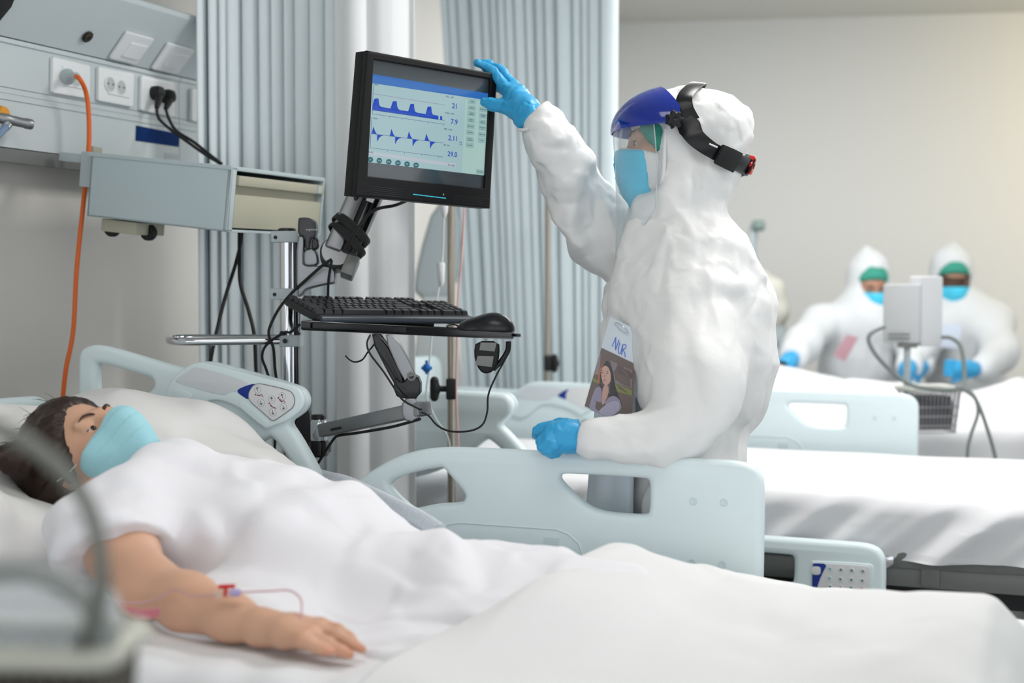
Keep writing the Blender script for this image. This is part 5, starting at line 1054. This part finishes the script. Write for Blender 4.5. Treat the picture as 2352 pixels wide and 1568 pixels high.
spatch('mode_strip', [(66, 1000), (1005, 1135), (1000, 1170), (64, 1030)], em('lilac_strip', (214, 222, 234)))
spatch('side_column', [(1110, 450), (1345, 480), (1302, 1255), (1070, 1228)], em('column_green', (196, 230, 224)))
wv_m = em('wave_blue', (20, 70, 186), .85); ax_m = em('axis_blue', (60, 84, 150), .7); mg_m = em('limit_mauve', (160, 130, 190), .7)
spatch('pressure_wave', [(120, 565), (128, 500), (138, 455), (158, 440), (186, 443), (190, 480), (196, 515), (215, 532), (312, 548), (325, 510), (338, 472), (378, 472), (384, 520), (392, 550), (412, 565), (500, 578), (512, 540), (525, 500), (562, 500), (566, 545), (574, 580), (600, 594), (685, 606), (695, 570), (707, 528), (745, 530), (750, 580), (756, 606), (772, 616), (820, 625), (820, 665)], wv_m)
spatch('pressure_wave', [(838, 628), (861, 631), (861, 672), (838, 668)], wv_m)
for k, (x, y) in enumerate(((112, 813), (303, 838), (488, 864), (672, 888))):
    spatch('flow_wave', [(x, y), (x+9, y-30), (x+19, y-74), (x+26, y-56), (x+38, y-22), (x+57, y+8)], wv_m); spatch('flow_wave', [(x+57, y+8), (x+125, y+22), (x+98, y+30), (x+80, y+48), (x+62, y+84), (x+58, y+80)], wv_m)
def sline(name, a, b, w_, m): d_ = np.array(b, float)-a; n_2 = np.array([-d_[1], d_[0]])/np.linalg.norm(d_)*w_/2; spatch(name, [np.array(a)+n_2, np.array(b)+n_2, np.array(b)-n_2, np.array(a)-n_2], m)
sline('limit_line', (125, 392), (893, 512), 4, mg_m)
for a_, b_ in (((118, 605), (885, 716)), ((132, 300), (118, 605)), ((105, 814), (870, 915)), ((112, 660), (97, 965)), ((97, 965), (865, 1060)), ((120, 565), (885, 676))): sline('axis', a_, b_, 3.5, ax_m)
for i in range(5): sline('tick', (300+i*135 if i < 4 else 870, 632+i*19.5 if i < 4 else 714), (300+i*135 if i < 4 else 870, 650+i*19.5 if i < 4 else 730), 3, ax_m); sline('tick', (280+i*180 if i < 4 else 850, 990+i*22 if i < 4 else 1062), (280+i*180 if i < 4 else 850, 1006+i*22 if i < 4 else 1076), 3, ax_m)
txm = em('text_blue', (20, 70, 180), .8); tdk = em('text_dark', (40, 64, 110), .6); tex = nrm(sx_*1.0-sz_*.0)
def stext(s, x, y, hpx, m, name='reading'):
    lay[0] += 1; q = SP([(x, y)])[0]; o = SC+sx_*q[0]+sz_*q[1]+sn_*(-.0016+.00004*lay[0]); text(name, s, hpx/4.6125*3.1/F*(1.45 if hpx > 30 else 1.2), m, scr, (o, sx_, sz_, sn_), .00002, bold=.00022 if hpx > 30 else .00006)
for s_, x, y, h_ in (('21', 992, 525, 52), ('7.9', 985, 693, 52), ('2.11', 973, 867, 52), ('29.0', 965, 1036, 52)): stext(s_, x, y, h_, txm)
for s_, x, y in (('FiO\u2082  vol%', 938, 427), ('Pmean  mbar', 938, 600), ('MVe  L/min', 922, 770), ('RR  /min', 905, 938), ('PC-AC', 98, 1013), ('Flow high', 952, 1150), ('2.20', 1052, 908), ('1.20', 1052, 930), ('Paw  mbar', 136, 292), ('Flow  L/min', 122, 650)): stext(s_, x, y, 19, tdk, 'caption')
bt_m = em('button_green', (168, 208, 204)); cyl = [(95, 1090, '21'), (190, 1101, '15.0'), (290, 1114, '0.65'), (387, 1126, '25.0'), (483, 1138, '5.0'), (578, 1150, '0.20')]
dk_m = em('dial_teal', (54, 112, 124), .7)
for x, y, s_ in cyl:
    spatch('dial', [(x+29*math.cos(a), min(y+29*math.sin(a), 1115+(x+29*math.cos(a)-60)*.1153)) for a in np.linspace(0, 6.283, 25)[:-1]], dk_m); stext(s_, x, y, 17, em('dial_text', (196, 226, 230)), 'caption')
for x, y, s_ in ((1172, 478, '\u2261 Menu'), (1168, 545, 'Day/Night'), (1165, 608, 'Freeze\nwaveforms'), (1161, 675, 'Alarm\nsilence'), (1157, 740, 'Main screen'), (1153, 806, 'Trends/Data'), (1149, 878, 'Special\nprocedures'), (1146, 940, 'O\u2082 suction'), (1290, 562, 'Alarm volume'), (1287, 630, 'Ventilation\nsettings'), (1284, 697, 'General\nParameters'), (1281, 760, 'Standard flow\nsensor'), (1278, 826, 'System setup'), (1274, 890, 'Help'), (1255, 1222, 'Start Standby')):
    spatch('screen_button', [(x-42, y-34), (x+42, y-22), (x+39, y+30), (x-44, y+20)], bt_m); stext(s_, x-1, y-2, 13, tdk, 'caption')
for i in range(6):
    x0, y0 = 530+i*58.5, 1453+i*7.1; lay[0] += 1; q = [tuple(sl(x/4.6125+830, y/4.6125+130)) for x, y in ((x0, y0), (x0+54, y0+6.5), (x0+54, y0+16.5), (x0, y0+10))]; plate('status_light', [q], .001, .0001, em('cyan_light', (60, 190, 210), .9), mo, MF(.0065), 0)
q = sl(852/4.6125+830, 1461/4.6125+130); plate('power_icon', [[tuple(q+.0012*np.array([math.cos(a), 1.6*math.sin(a)])) for a in np.linspace(0, 6.283, 11)[:-1]]], .001, .0001, M_letter, mo, MF(.0065), 0)
for i in range(5):
    for x0, x1, yb in ((20, 452, 1365+i*20), (945, 1352, 1470+i*18)):
        q = [tuple(sl(x/4.6125+830, y/4.6125+130)) for x, y in ((x0, yb-(0 if x0 > 500 else 0)), (x1, yb+(x1-x0)*.105), (x1, yb+6+(x1-x0)*.105), (x0, yb+6))]; plate('vent_rib', [q], .0012, .0003, M_black, mo, MF(.0062), 0)
# cables
def cable(label, pts, r_, m=None, n=8, nm='cable'): o = MB().tube(smooth_path([P(*q) for q in pts], n), r_, 8).build(nm, m or M_rubber); return tag(o, label, 'cable')
cable('black cable hanging in a bow from the monitor to the arm knuckle', [(932, 462, 3.2), (905, 472, 3.17), (872, 478, 3.16), (848, 490, 3.16), (828, 515, 3.16), (808, 545, 3.17), (790, 575, 3.18)], .0036)
cable('black cable running diagonally from the arm knuckle down past the chrome pole', [(762, 595, 3.19), (740, 610, 3.19), (700, 645, 3.2), (668, 675, 3.22), (640, 710, 3.23), (620, 750, 3.23), (618, 772, 3.23), (628, 800, 3.24), (632, 850, 3.26), (640, 900, 3.27)], .0034)
cable('short black cable falling straight from the arm knuckle behind the keyboard', [(762, 598, 3.19), (755, 640, 3.2), (753, 690, 3.22), (752, 740, 3.24)], .003)
cable('thin black cable looping below the keyboard tray to the mouse pouch', [(1170, 784, 3.08), (1165, 815, 3.07), (1140, 862, 3.06), (1122, 905, 3.05), (1119, 945, 3.04), (1108, 975, 3.03), (1080, 989, 3.02), (1035, 990, 3.01), (1005, 977, 3.0), (985, 955, 3.0), (968, 946, 3.0)], .0021)
cable('thin black cable slack between the tray underside and the lower arm link', [(850, 770, 3.02), (843, 788, 3.0), (850, 812, 2.99), (880, 852, 2.98), (905, 890, 2.98), (925, 918, 2.98), (955, 935, 2.99), (968, 940, 3.0)], .0021)
cable('two-strand black cable under the lower silver arm link', [(965, 962, 3.0), (900, 980, 3.05), (820, 994, 3.13), (778, 1000, 3.17), (765, 1010, 3.18), (745, 1040, 3.2), (730, 1064, 3.22), (715, 1085, 3.24)], .0032)
cable('black cable crossing in front of the shaded curtain, leaning left to the handle', [(556, 520, 3.62), (552, 560, 3.6), (540, 610, 3.58), (518, 680, 3.55), (500, 750, 3.52), (486, 815, 3.5), (478, 870, 3.5)], .0048)
cable('black cable hanging in front of the shaded curtain, leaning right to the pole', [(550, 520, 3.6), (550, 580, 3.58), (552, 650, 3.55), (570, 710, 3.52), (584, 770, 3.5), (588, 850, 3.5), (592, 900, 3.5)], .0048)
cable('black cable curling under the handle clamp down behind the bed rail', [(690, 744, 3.2), (668, 762, 3.2), (650, 765, 3.22), (612, 792, 3.24), (602, 820, 3.25), (612, 850, 3.26), (622, 890, 3.27), (632, 1000, 3.28), (626, 1060, 3.28)], .0032)
# breathing hoses
M_hose = glassy('clear_corrugated_hose', (226, 232, 240), .05, .08)
def hose(label, pts, r_, pitch=.0078):
    p = smooth_path([P(*q) for q in pts], 60); cs = np.r_[0, np.cumsum(np.linalg.norm(np.diff(p, axis=0), axis=1))]; n = int(cs[-1]/pitch*6); s = np.linspace(0, cs[-1], n); q = np.stack([np.interp(s, cs, p[:, i]) for i in range(3)], 1)
    t = thing('breathing_hose', label, 'hose', q[0], 'corrugated hoses'); MB().tube(q[::3], r_*.9, 14).build('tube_wall', M_hose, t, True, 0)
    n2 = int(cs[-1]/pitch*12); s2 = np.linspace(0, cs[-1], n2); c = np.stack([np.interp(s2, cs, p[:, i]) for i in range(3)], 1); T = np.gradient(c, axis=0); T /= np.linalg.norm(T, axis=1)[:, None]
    x = np.cross(T, Z); x /= np.linalg.norm(x, axis=1)[:, None]; y = np.cross(T, x); a = (s2/pitch*2*math.pi)[:, None]
    MB().tube(c+r_*(np.cos(a)*x+np.sin(a)*y), .0011, 5).build('spiral_rib', mat('pale_rib', (224, 229, 236), .2, spec=.6, alpha=.8), t, True, 0)
hose('upper clear corrugated hose passing through the gap between the two side rails', [(690, 1075, 3.16), (735, 1094, 3.08), (790, 1108, 2.95), (840, 1130, 2.80), (900, 1160, 2.66), (960, 1190, 2.55), (1010, 1222, 2.48)], .0150)
hose('lower clear corrugated hose lying on the bed beneath the upper one', [(800, 1160, 2.88), (855, 1180, 2.74), (905, 1200, 2.62), (960, 1222, 2.54), (1010, 1245, 2.48)], .0120)
# infusion stopcock on the forearm
iv = thing('stopcock', 'red-handled infusion stopcock with pink line on the forearm of the masked patient', 'stopcock', P(520, 1370, 2.03))
MB().tube([P(502, 1347, 2.05), P(540, 1346, 2.05)], .0032, 8).tube([P(519, 1348, 2.05), P(517, 1370, 2.05)], .0032, 8).build('red_handle', M_redk, iv); MB().tube([P(495, 1366, 2.05), P(530, 1362, 2.05)], .004, 10).build('valve_body', M_pouch, iv)
MB().tube([P(530, 1362, 2.05), P(552, 1360, 2.05)], .0052, 10).build('lilac_connector', mat('lilac_plastic', (178, 164, 214), .3), iv)
M_pink = mat('pink_line', (222, 178, 182), .25, trans=.3)
MB().tube(smooth_path([P(552, 1360, 2.05), P(620, 1357, 2.06), P(665, 1356, 2.07), (P(690, 1375, 2.05)), P(692, 1410, 2.02), P(684, 1440, 2.0)]), .0014, 8).build('infusion_tube', M_pink, iv); MB().tube(smooth_path([P(495, 1366, 2.05), P(440, 1368, 2.07), P(400, 1355, 2.1), P(360, 1375, 2.1), P(310, 1385, 2.1), P(240, 1372, 2.12)]), .0014, 8).build('infusion_tube', M_pink, iv)
bt = MB()
rl_ = thing('blood_line', 'coil of dark pink tubing on the sheet under the elbow of the masked patient', 'tube', P(325, 1400, 2.07))
for k in range(4): MB().tube(smooth_path([P(290+k*4, 1395+k*5, 2.06), P(330, 1402+k*5, 2.055), P(366, 1398+k*5, 2.06)]), .0016, 6).build('tube', mat('dark_pink_line', (206, 120, 134), .3), rl_)
# ---------------------------------------------------------------- infusion stands by the middle bed
def iv_pole(label, px, v, ytop, yk, knob_dx, group, hook=True):
    x, y = P(px, 650, v)[:2]; t = thing('infusion_stand', label, 'stand', (x, y, 0), group); M_st = mat('brushed_steel', (168, 160, 148), .32, metal=.85, var=.04)
    MB().tube([(x, y, .08), (x, y, P(px, ytop, v)[2])], .0105, 14).build('pole', M_st, t)
    k = P(px, yk, v); MB().box(k, (.026, .03, .055), CB, .004).build('clamp', M_rubber, t)
    c = k+R*knob_dx; MB().tube([k, c], .008, 8).build('clamp_stem', M_rubber, t)
    S = SDF(c-.06, c+.06, .004); S.cone(c+U*.022-R*.006, c-U*.022-R*.006, .012, .012, .006); S.ell(c, (.012, .012, .012), None, .01); S.build('wing_knob', M_rubber, t)
    for a in range(5): MB().tube([(x, y, .09), (x+.28*math.cos(a*1.2566), y+.28*math.sin(a*1.2566), .05)], .012, 8).build('leg', M_grey, t)
    h = np.array([x, y, P(px, ytop, v)[2]])
    if hook: MB().tube(smooth_path([h+R*-.12+Z*.04, h-R*.11, h-R*.03-Z*.005, h+R*.03-Z*.005, h+R*.11, h+R*.12+Z*.04]), .005, 8).build('bag_hook', M_st, t)
    return t
i1 = iv_pole('infusion stand with black wing clamp seen under the monitor', 1036, 3.74, 230, 893, -.038, 'infusion stands'); iv_pole('infusion stand with black clamp in front of the far curtain', 1258, 5.06, 440, 834, .03, 'infusion stands', False)
def line(label, pts, chamber, m, bag):
    sv = lambda q: (q[0], q[1], q[2]-.24); pts = [sv(q) for q in pts]; chamber = [(sv(c), r_, h_) for c, r_, h_ in chamber]; bag = sv(bag)
    t = thing('infusion_line', label, 'tube', P(*pts[0])); MB().tube(smooth_path([P(*q) for q in pts]), .0028, 8).build('tube', m, t)
    for c, r_, h_ in chamber: MB().lathe(P(*c), (0.02, 0, -1), [(r_*.9, 0), (r_, .006), (r_*.8, h_), (r_*.35, h_+.012)], 14, (1, 0, 0)).build('drip_chamber', M_white, t)
    b = P(*bag); S = SDF(b-.13, b+.13, .007); S.rbox(b, (.05, .018, .085), .016, CB, 0); S.build('bag', mat('clear_bag', (222, 228, 230), .2), t); return t
line('clear infusion line with white drip chamber left of the steel stand under the monitor', [(1022, 400, 3.96), (1020, 470, 3.96), (1016, 600, 3.96), (1008, 660, 3.95), (995, 740, 3.94), (985, 850, 3.93), (980, 910, 3.93), (1000, 960, 3.92), (1030, 1010, 3.95), (1034, 1080, 3.97)], [((1012, 603, 3.95), .012, .05), ((1019, 462, 3.95), .013, .03)], mat('clear_line', (214, 222, 224), .2), (1022, 330, 3.97))
line('pink infusion line right of the steel stand under the monitor', [(1064, 420, 3.97), (1066, 480, 3.97), (1060, 600, 3.97), (1052, 680, 3.97), (1050, 800, 3.97), (1048, 900, 3.97), (1052, 1000, 3.97), (1054, 1060, 3.97)], [], mat('pink_line_far', (226, 178, 168), .3), (1066, 340, 3.99))
bs = P(980, 845, 3.68); tag(MB().ball(bs, (.012, .008, .012)).tube([bs-R*.014, bs+R*.014], .004, 8).tube([bs-U*.016, bs+U*.02], .004, 8).build('blue_stopcock', mat('bright_blue', (30, 110, 190), .35)), 'small blue stopcock on the clear infusion line left of the steel stand', 'stopcock')
# slanted pale equipment behind the infusion line
eq = thing('equipment_housing', 'pale slanted equipment housing against the wall behind the infusion lines', 'equipment', P(985, 640, 5.25))
cplate('housing', [(1000, 462), (1062, 455), (1052, 690), (950, 690), (960, 600)], 5.25, .12, .02, M_lgrey, eq); cplate('housing_column', [(945, 680), (1060, 680), (1060, 1440), (945, 1440)], 5.24, .1, .01, M_unit, eq)
# ---------------------------------------------------------------- far bed: blanket
rp3 = np.array([onY(x, y, 6.02)[[0, 2]] for x, y in ((1560, 835), (1700, 838), (1780, 846), (1850, 858), (1950, 872), (2070, 884), (2180, 902), (2232, 905), (2285, 884), (2335, 862), (2360, 870), (2420, 960))])
blanket('blanket', 'white blanket over the far bed, peaked at the foot end by the picture edge', rp3, 6.02, 5.54, 6.52, .765, 0, 120, 90, 9, M_sheet, 0., (.12, .44))
# ---------------------------------------------------------------- two staff behind the far bed
def staff(label, hx, hy, v, peak, lean, arms, seed, goggles, shoulder, tilt=0.):
    o = P(hx, hy, v); n = nrm(-D*.93-U*.25+R*tilt); c = nrm(U-n*(U@n)-D*.0); c = nrm(c-n*(c@n)); B = np.stack([np.cross(n, c), n, c], 1)
    base = P(shoulder[0], 860, v); t = thing('person', label, 'person', (base[0], base[1], 0))
    S = SDF(o-np.array([.3, .3, .3]), o+np.array([.3, .3, .2]), .007); L = head_sdf(S, o, B, 1., P(hx, hy+75, v), ears=False); S.build('body', mat('skin_far', (176, 128, 106), .5, var=.05), t); eye_parts(t, L, B, (-1, 1), .7)
    S = SDF(o-.2, o+.2, .006); S.ell(L(0, -.01, .04), (.085, .104, .092), B, 0); S.half(L(0, .06, .035), B@np.array([0, .5, -.87]), .01); S.build('hair_cap', M_cap, t)
    S = SDF(o-.2, o+.2, .005); mask_sdf(S, L, B, .004); S.half(L(0, .117, -.008), B@np.array([0, -.2, .98]), .004); S.half(L(0, .03, -.06), B@np.array([0, -1, 0]), .005); S.build('face_mask', M_smask, t, disp=npl(o, B))
    if goggles:
        g_ = MB(); G = np.array([[L(.078*math.sin(a), .02+.093*math.cos(a), z) for z in np.linspace(-.022, .03, 6)] for a in np.linspace(-1.35, 1.35, 25)]); g_.grid(G, .002).build('goggles', mat('amber_goggles', (88, 60, 44), .15, spec=.6, alpha=.8), t)
        for z in (-.024, .032): MB().tube([L(.079*math.sin(a), .02+.094*math.cos(a), z) for a in np.linspace(-1.35, 1.35, 25)], .0035, 6).build('goggle_frame', M_dark, t)
    s0 = P(shoulder[0], shoulder[1], v); lo = np.array([s0[0]-.75, s0[1]-.6, .0]); hi = np.array([s0[0]+.75, s0[1]+.6, o[2]+.36]); S = SDF(lo, hi, .013); p_ = lambda r__: pr(r__, v)
    S.ell(L(0, -.035, .03), (.105, .115, .118), B, 0); S.cone(L(0, -.03, .10), P(peak[0], peak[1]+8, v+.02), .07, .014, .06); S.chain([L(0, -.03, -.06), P(hx, hy+85, v+.03)], [.095, .11], .04)
    S.rbox(L(0, .105, -.022), (.062, .075, .076), .03, B, .02, 's')
    a, b = P(shoulder[0]-shoulder[2], shoulder[1], v), P(shoulder[0]+shoulder[2], shoulder[1], v); S.cone(a, b, .10, .10, .05); hip = P(shoulder[0]+lean, 930, v+.1)
    S.chain([s0, fl(s0, hip, .5), hip, hip*[1, 1, 0]+Z*.5], [.17, .18, .18, .16], .06); S.chain([hip*[1, 1, 0]+Z*.6, hip*[1, 1, 0]+Z*.12], [.17, .13], .06)
    for ch in arms: S.chain([P(x, y, vv_) for x, y, vv_, r__ in ch[:-1]], [p_(r__) for x, y, vv_, r__ in ch[:-1]], .05)
    S.build('coverall', mat('white_coverall_far', (214, 217, 220), .6, spec=.2, bump=.2, bscale=60), t, disp=lambda V, N: .012*crumple(V, 4.5, seed)+.006*crumple(V, 9, seed+3))
    for ch in arms:
        x, y, vv_, r__ = ch[-1]; h = P(x, y, vv_); w_ = P(*ch[-2][:3]); S = SDF(h-.13, h+.13, .005); d_ = nrm(h-w_); si = nrm(np.cross(d_, D)); S.chain([w_, fl(w_, h, .5), h], [.033, .036, .036], .02)
        for q in (-1.5, -.5, .5, 1.5): S.chain([h+si*q*.017, h+si*q*.019+d_*.04-D*.005, h+si*q*.019+d_*.06+D*.025], [.0125, .0105, .0085], .006)
        S.chain([fl(w_, h, .6)+si*.035, h+si*.055+d_*.02], [.013, .010], .01); S.build('glove', M_glove, t)
    return t, L, B
def npl(o, B): return lambda V, N: .002*((((V-o)@B[:, 2]+.13)/.03) % 1-.5)
tA, LA, BA = staff('person in white coverall without goggles leaning over the far bed', 1998, 656, 6.75, (1990, 562), -10, [[(1882, 742, 6.7, 42), (1842, 792, 6.5, 38), (1822, 820, 6.3, 30), (1806, 836, 6.2, 20)], [(2080, 745, 6.7, 45), (2105, 800, 6.5, 40), (2090, 840, 6.3, 28), (2082, 850, 6.2, 20)]], 40, False, (1980, 750, 80), .06)
tB_, LB_, BB_ = staff('person in white coverall with amber goggles standing behind the far bed', 2186, 642, 6.85, (2192, 552), 10, [[(2145, 745, 6.8, 42), (2110, 810, 6.6, 36), (2120, 840, 6.4, 26), (2104, 848, 6.3, 20)], [(2278, 735, 6.8, 44), (2296, 810, 6.6, 40), (2255, 848, 6.35, 28), (2196, 846, 6.25, 20)]], 52, True, (2212, 742, 72), -.05)
cplate('chest_photo', [(1945, 768), (1972, 775), (1940, 830), (1915, 815)], 6.42, .003, .0005, mat('photo_rose', (182, 140, 150), .4), tA, 0); cplate('chest_photo', [(2130, 740), (2210, 745), (2200, 800), (2125, 795)], 6.5, .003, .0005, mat('paper_pale_blue', (206, 214, 228), .5), tB_, 0)
tag(cplate('tablet', [(1765, 838), (1800, 828), (1812, 836), (1775, 846)], 6.15, .012, .002, M_dark, None, 0), 'dark flat tablet under the gloved hand of the left staff member at the far bed', 'tablet')
# ---------------------------------------------------------------- patient monitor on a stand with basket between the beds
pm = thing('monitor_stand', 'grey-backed patient monitor on a slim stand in front of the two distant staff', 'monitor stand', (*P(2084, 900, 5.0)[:2], 0))
def tower(pts_l, pts_r, v, m): pass
mbk = P(2092, 712, 5.0); ang = math.radians(38); mB = np.stack([R*math.cos(ang)-D0*math.sin(ang), D0*math.cos(ang)+R*math.sin(ang), Z], 1)
MB().box(P(2072, 720, 5.0), (pr(82, 5), .05, pr(135, 5)), np.stack([nrm(R-.35*D0), nrm(D0+.35*R), Z], 1), .006).build('monitor_back', mat('warm_grey_plastic', (204, 205, 207), .45), pm); MB().box(P(2126, 714, 5.02), (pr(56, 5), .09, pr(160, 5)), np.stack([nrm(R+.25*D0), nrm(D0-.25*R), Z], 1), .008).build('monitor_side', mat('light_grey_plastic_far', (214, 216, 219), .45), pm)
for y in (768, 777): MB().box(P(2065, y, 4.965), (pr(48, 5), .004, pr(4, 5)), np.stack([nrm(R-.35*D0), nrm(D0+.35*R), Z], 1)).build('vent_slot', M_grey, pm)
MB().tube([P(2084, 790, 5.0), np.array([*P(2084, 800, 5.0)[:2], .1])], .012, 12).build('pole', M_lgrey, pm); MB().box(P(2084, 792, 5.0), (.06, .05, .02), CB, .004).build('mount', M_grey, pm); MB().box(np.array([*P(2084, 800, 5.0)[:2], .08]), (.45, .45, .05), CB, .02).build('foot_plate', M_lgrey, pm)
bk = thing('wire_basket', 'white-rimmed wire basket with dark contents hanging beside the middle bed rail', 'basket', P(2160, 940, 4.95))
def basket(t, corners, drop, nrib, r_rim, m_rim, m_rib, m_in, shrink=.85, rr_=.0022):
    A, B_, C_, D_ = corners; ctr_ = (A+B_+C_+D_)/4
    MB().tube(smooth_path([A, fl(A, B_, .5), B_, fl(B_, C_, .5), C_, fl(C_, D_, .5), D_, fl(D_, A, .5)], 4, True), r_rim, 10, True).build('rim', m_rim, t)
    low = lambda q: ctr_+(q-ctr_)*shrink-Z*drop
    for a, b in ((A, B_), (B_, C_), (C_, D_), (D_, A)):
        k = max(3, int(nrib*np.linalg.norm(b-a)/np.linalg.norm(B_-A)))
        for i in range(k): q = fl(a, b, (i+.5)/k); MB().tube([q, low(q)], rr_, 6).build('wire', m_rib, t)
    for f in (.4, .62, .84, 1): MB().tube([fl(q, low(q), f) for q in (A, B_, C_, D_)], rr_, 6, True).build('hoop', m_rib, t)
    S = SDF(np.min([low(q) for q in corners], 0)-.01, np.max(corners, 0)+.01, .008); cc = ctr_-Z*drop*.55; S.rbox(cc, (np.linalg.norm(B_-A)*.38, np.linalg.norm(C_-B_)*.38, drop*.4), .01, np.stack([nrm(B_-A), nrm(np.cross(Z, B_-A)), Z], 1), 0); S.build('contents', m_in, t)
q0_ = P(2104, 896, 4.9); qx = nrm(R*.98+D0*.15); qy = nrm(D0-.15*R); W_, Dp = pr(112, 4.9), .16
basket(bk, [q0_, q0_+qx*W_, q0_+qx*W_+qy*Dp, q0_+qy*Dp], pr(100, 4.9), 11, .010, mat('cream_rim', (226, 226, 220), .4), mat('grey_wire', (170, 168, 174), .4), M_dark, .84)
cable('grey hose arching from the patient monitor down to the wire basket', [(2032, 750, 4.92), (2005, 762, 4.9), (1995, 780, 4.9), (2010, 812, 4.9), (2045, 850, 4.9), (2085, 880, 4.88), (2130, 892, 4.86), (2200, 893, 4.86), (2215, 870, 4.9), (2208, 800, 4.95), (2185, 776, 4.98), (2155, 775, 5.0)], .0075, mat('grey_hose', (126, 134, 132), .5))
MB_c = mat('grey_hose', (126, 134, 132), .5)
cable('grey hose hanging right of the wire basket in front of the far blanket', [(2195, 890, 4.86), (2228, 900, 4.86), (2248, 930, 4.86), (2268, 985, 4.86), (2284, 1040, 4.86), (2290, 1085, 4.86), (2292, 1200, 4.86)], .0065, MB_c); cable('grey hose falling from the basket corner beside the far blanket', [(2215, 895, 4.84), (2240, 915, 4.84), (2246, 950, 4.84), (2230, 1000, 4.84), (2222, 1050, 4.84), (2224, 1200, 4.84)], .006, MB_c)
# ---------------------------------------------------------------- lamp arm and ventilator hoses behind the nurse's shoulder
la_ = thing('examination_lamp', 'thin grey jointed lamp arm rising behind the shoulder of the reaching nurse', 'lamp', P(1725, 700, 6.9))
MB().tube([P(1752, 518, 6.9), P(1730, 520, 6.9), P(1722, 600, 6.9)], .018, 10).build('lamp_arm', M_lgrey, la_); MB().tube([P(1738, 520, 6.92), P(1734, 600, 6.92)], .008, 8).build('lamp_strut', M_lgrey, la_); MB().lathe(P(1742, 518, 6.88), (1, 0, 0), [(.02, -.03), (.028, -.02), (.028, .02), (.02, .03)], 14).build('lamp_joint', mat('grey_green', (128, 146, 142), .5), la_); MB().lathe(P(1728, 602, 6.88), (1, 0, 0), [(.02, -.02), (.028, 0), (.02, .02)], 14).build('lamp_joint', M_dark, la_)
MB().tube([P(1722, 600, 6.9), P(1735, 700, 6.92), np.array([*P(1735, 700, 6.92)[:2], .05])], .018, 10).build('lamp_post', M_lgrey, la_)
vn = thing('ventilator', 'cream ventilator column half hidden behind the back of the reaching nurse', 'ventilator', (*P(1765, 700, 6.95)[:2], 0))
S = SDF(P(1765, 700, 6.95)-.3, P(1765, 700, 6.95)+.3, .012); S.chain([P(1745, 640, 6.95), P(1775, 665, 6.95), P(1790, 715, 6.95), P(1780, 750, 6.95)], [.05, .055, .05, .03], .03); S.build('hose_bundle', mat('cream_plastic', (214, 212, 202), .5), vn, disp=lambda V, N: .006*sines(V, 9, 3)); MB().box(np.array([*P(1755, 700, 7.0)[:2], .55]), (.2, .2, 1.1), CB, .03).build('column', M_lgrey, vn); MB().box(P(1772, 790, 6.8), (.06, .05, .04), CB, .006).build('blue_handle', mat('slate_blue', (110, 130, 168), .5), vn)
# ---------------------------------------------------------------- blurred basket and hoses close to the lens
M_olive = mat('grey_olive_hose', (122, 124, 118), .5); M_rimf = mat('beige_grey_rim', (196, 196, 184), .45)
fb = thing('wire_basket', 'blurred beige-rimmed equipment basket in the bottom left corner, closest to the lens', 'basket', P(60, 1490, 1.05))
f0 = P(-190, 1512, 1.0); fX = nrm(R*.98-D0*.02); fY = nrm(D0); fw = pr(430, 1.0)
basket(fb, [f0, f0+fX*fw, f0+fX*fw+fY*.09, f0+fY*.09], .10, 12, .0085, M_rimf, mat('dark_wire', (92, 88, 80), .5), M_dark, .9, .003)
cable('blurred thick grey handle loop above the corner basket', [(-80, 1325, 1.0), (0, 1312, 1.0), (70, 1312, 1.0), (140, 1335, 1.0), (195, 1375, 1.0), (235, 1430, 1.0), (250, 1490, 1.01)], .0085, mat('grey_handle', (150, 154, 152), .5), 8, 'handle_loop')
cable('blurred grey hose curving over the head and arm of the masked patient', [(-60, 965, .95), (0, 985, .95), (60, 1015, .95), (120, 1060, .95), (170, 1110, .95), (205, 1170, .95), (226, 1250, .95), (232, 1340, .96), (215, 1420, .98), (190, 1490, 1.02)], .0062, M_olive, 8, 'hose')
pb_ = P(95, 1425, 1.05); S = SDF(pb_-np.array([.13, .08, .06]), pb_+np.array([.13, .08, .06]), .005); S.rbox(pb_, (.055, .03, .028), .02, CB, 0); tag(S.build('clear_bag', glassy('clear_bag_near', (220, 226, 230), .25, .15), None, disp=lambda V, N: .006*crumple(V, 22, 5)), 'blurred crumpled clear plastic bag lying in the corner basket', 'bag')
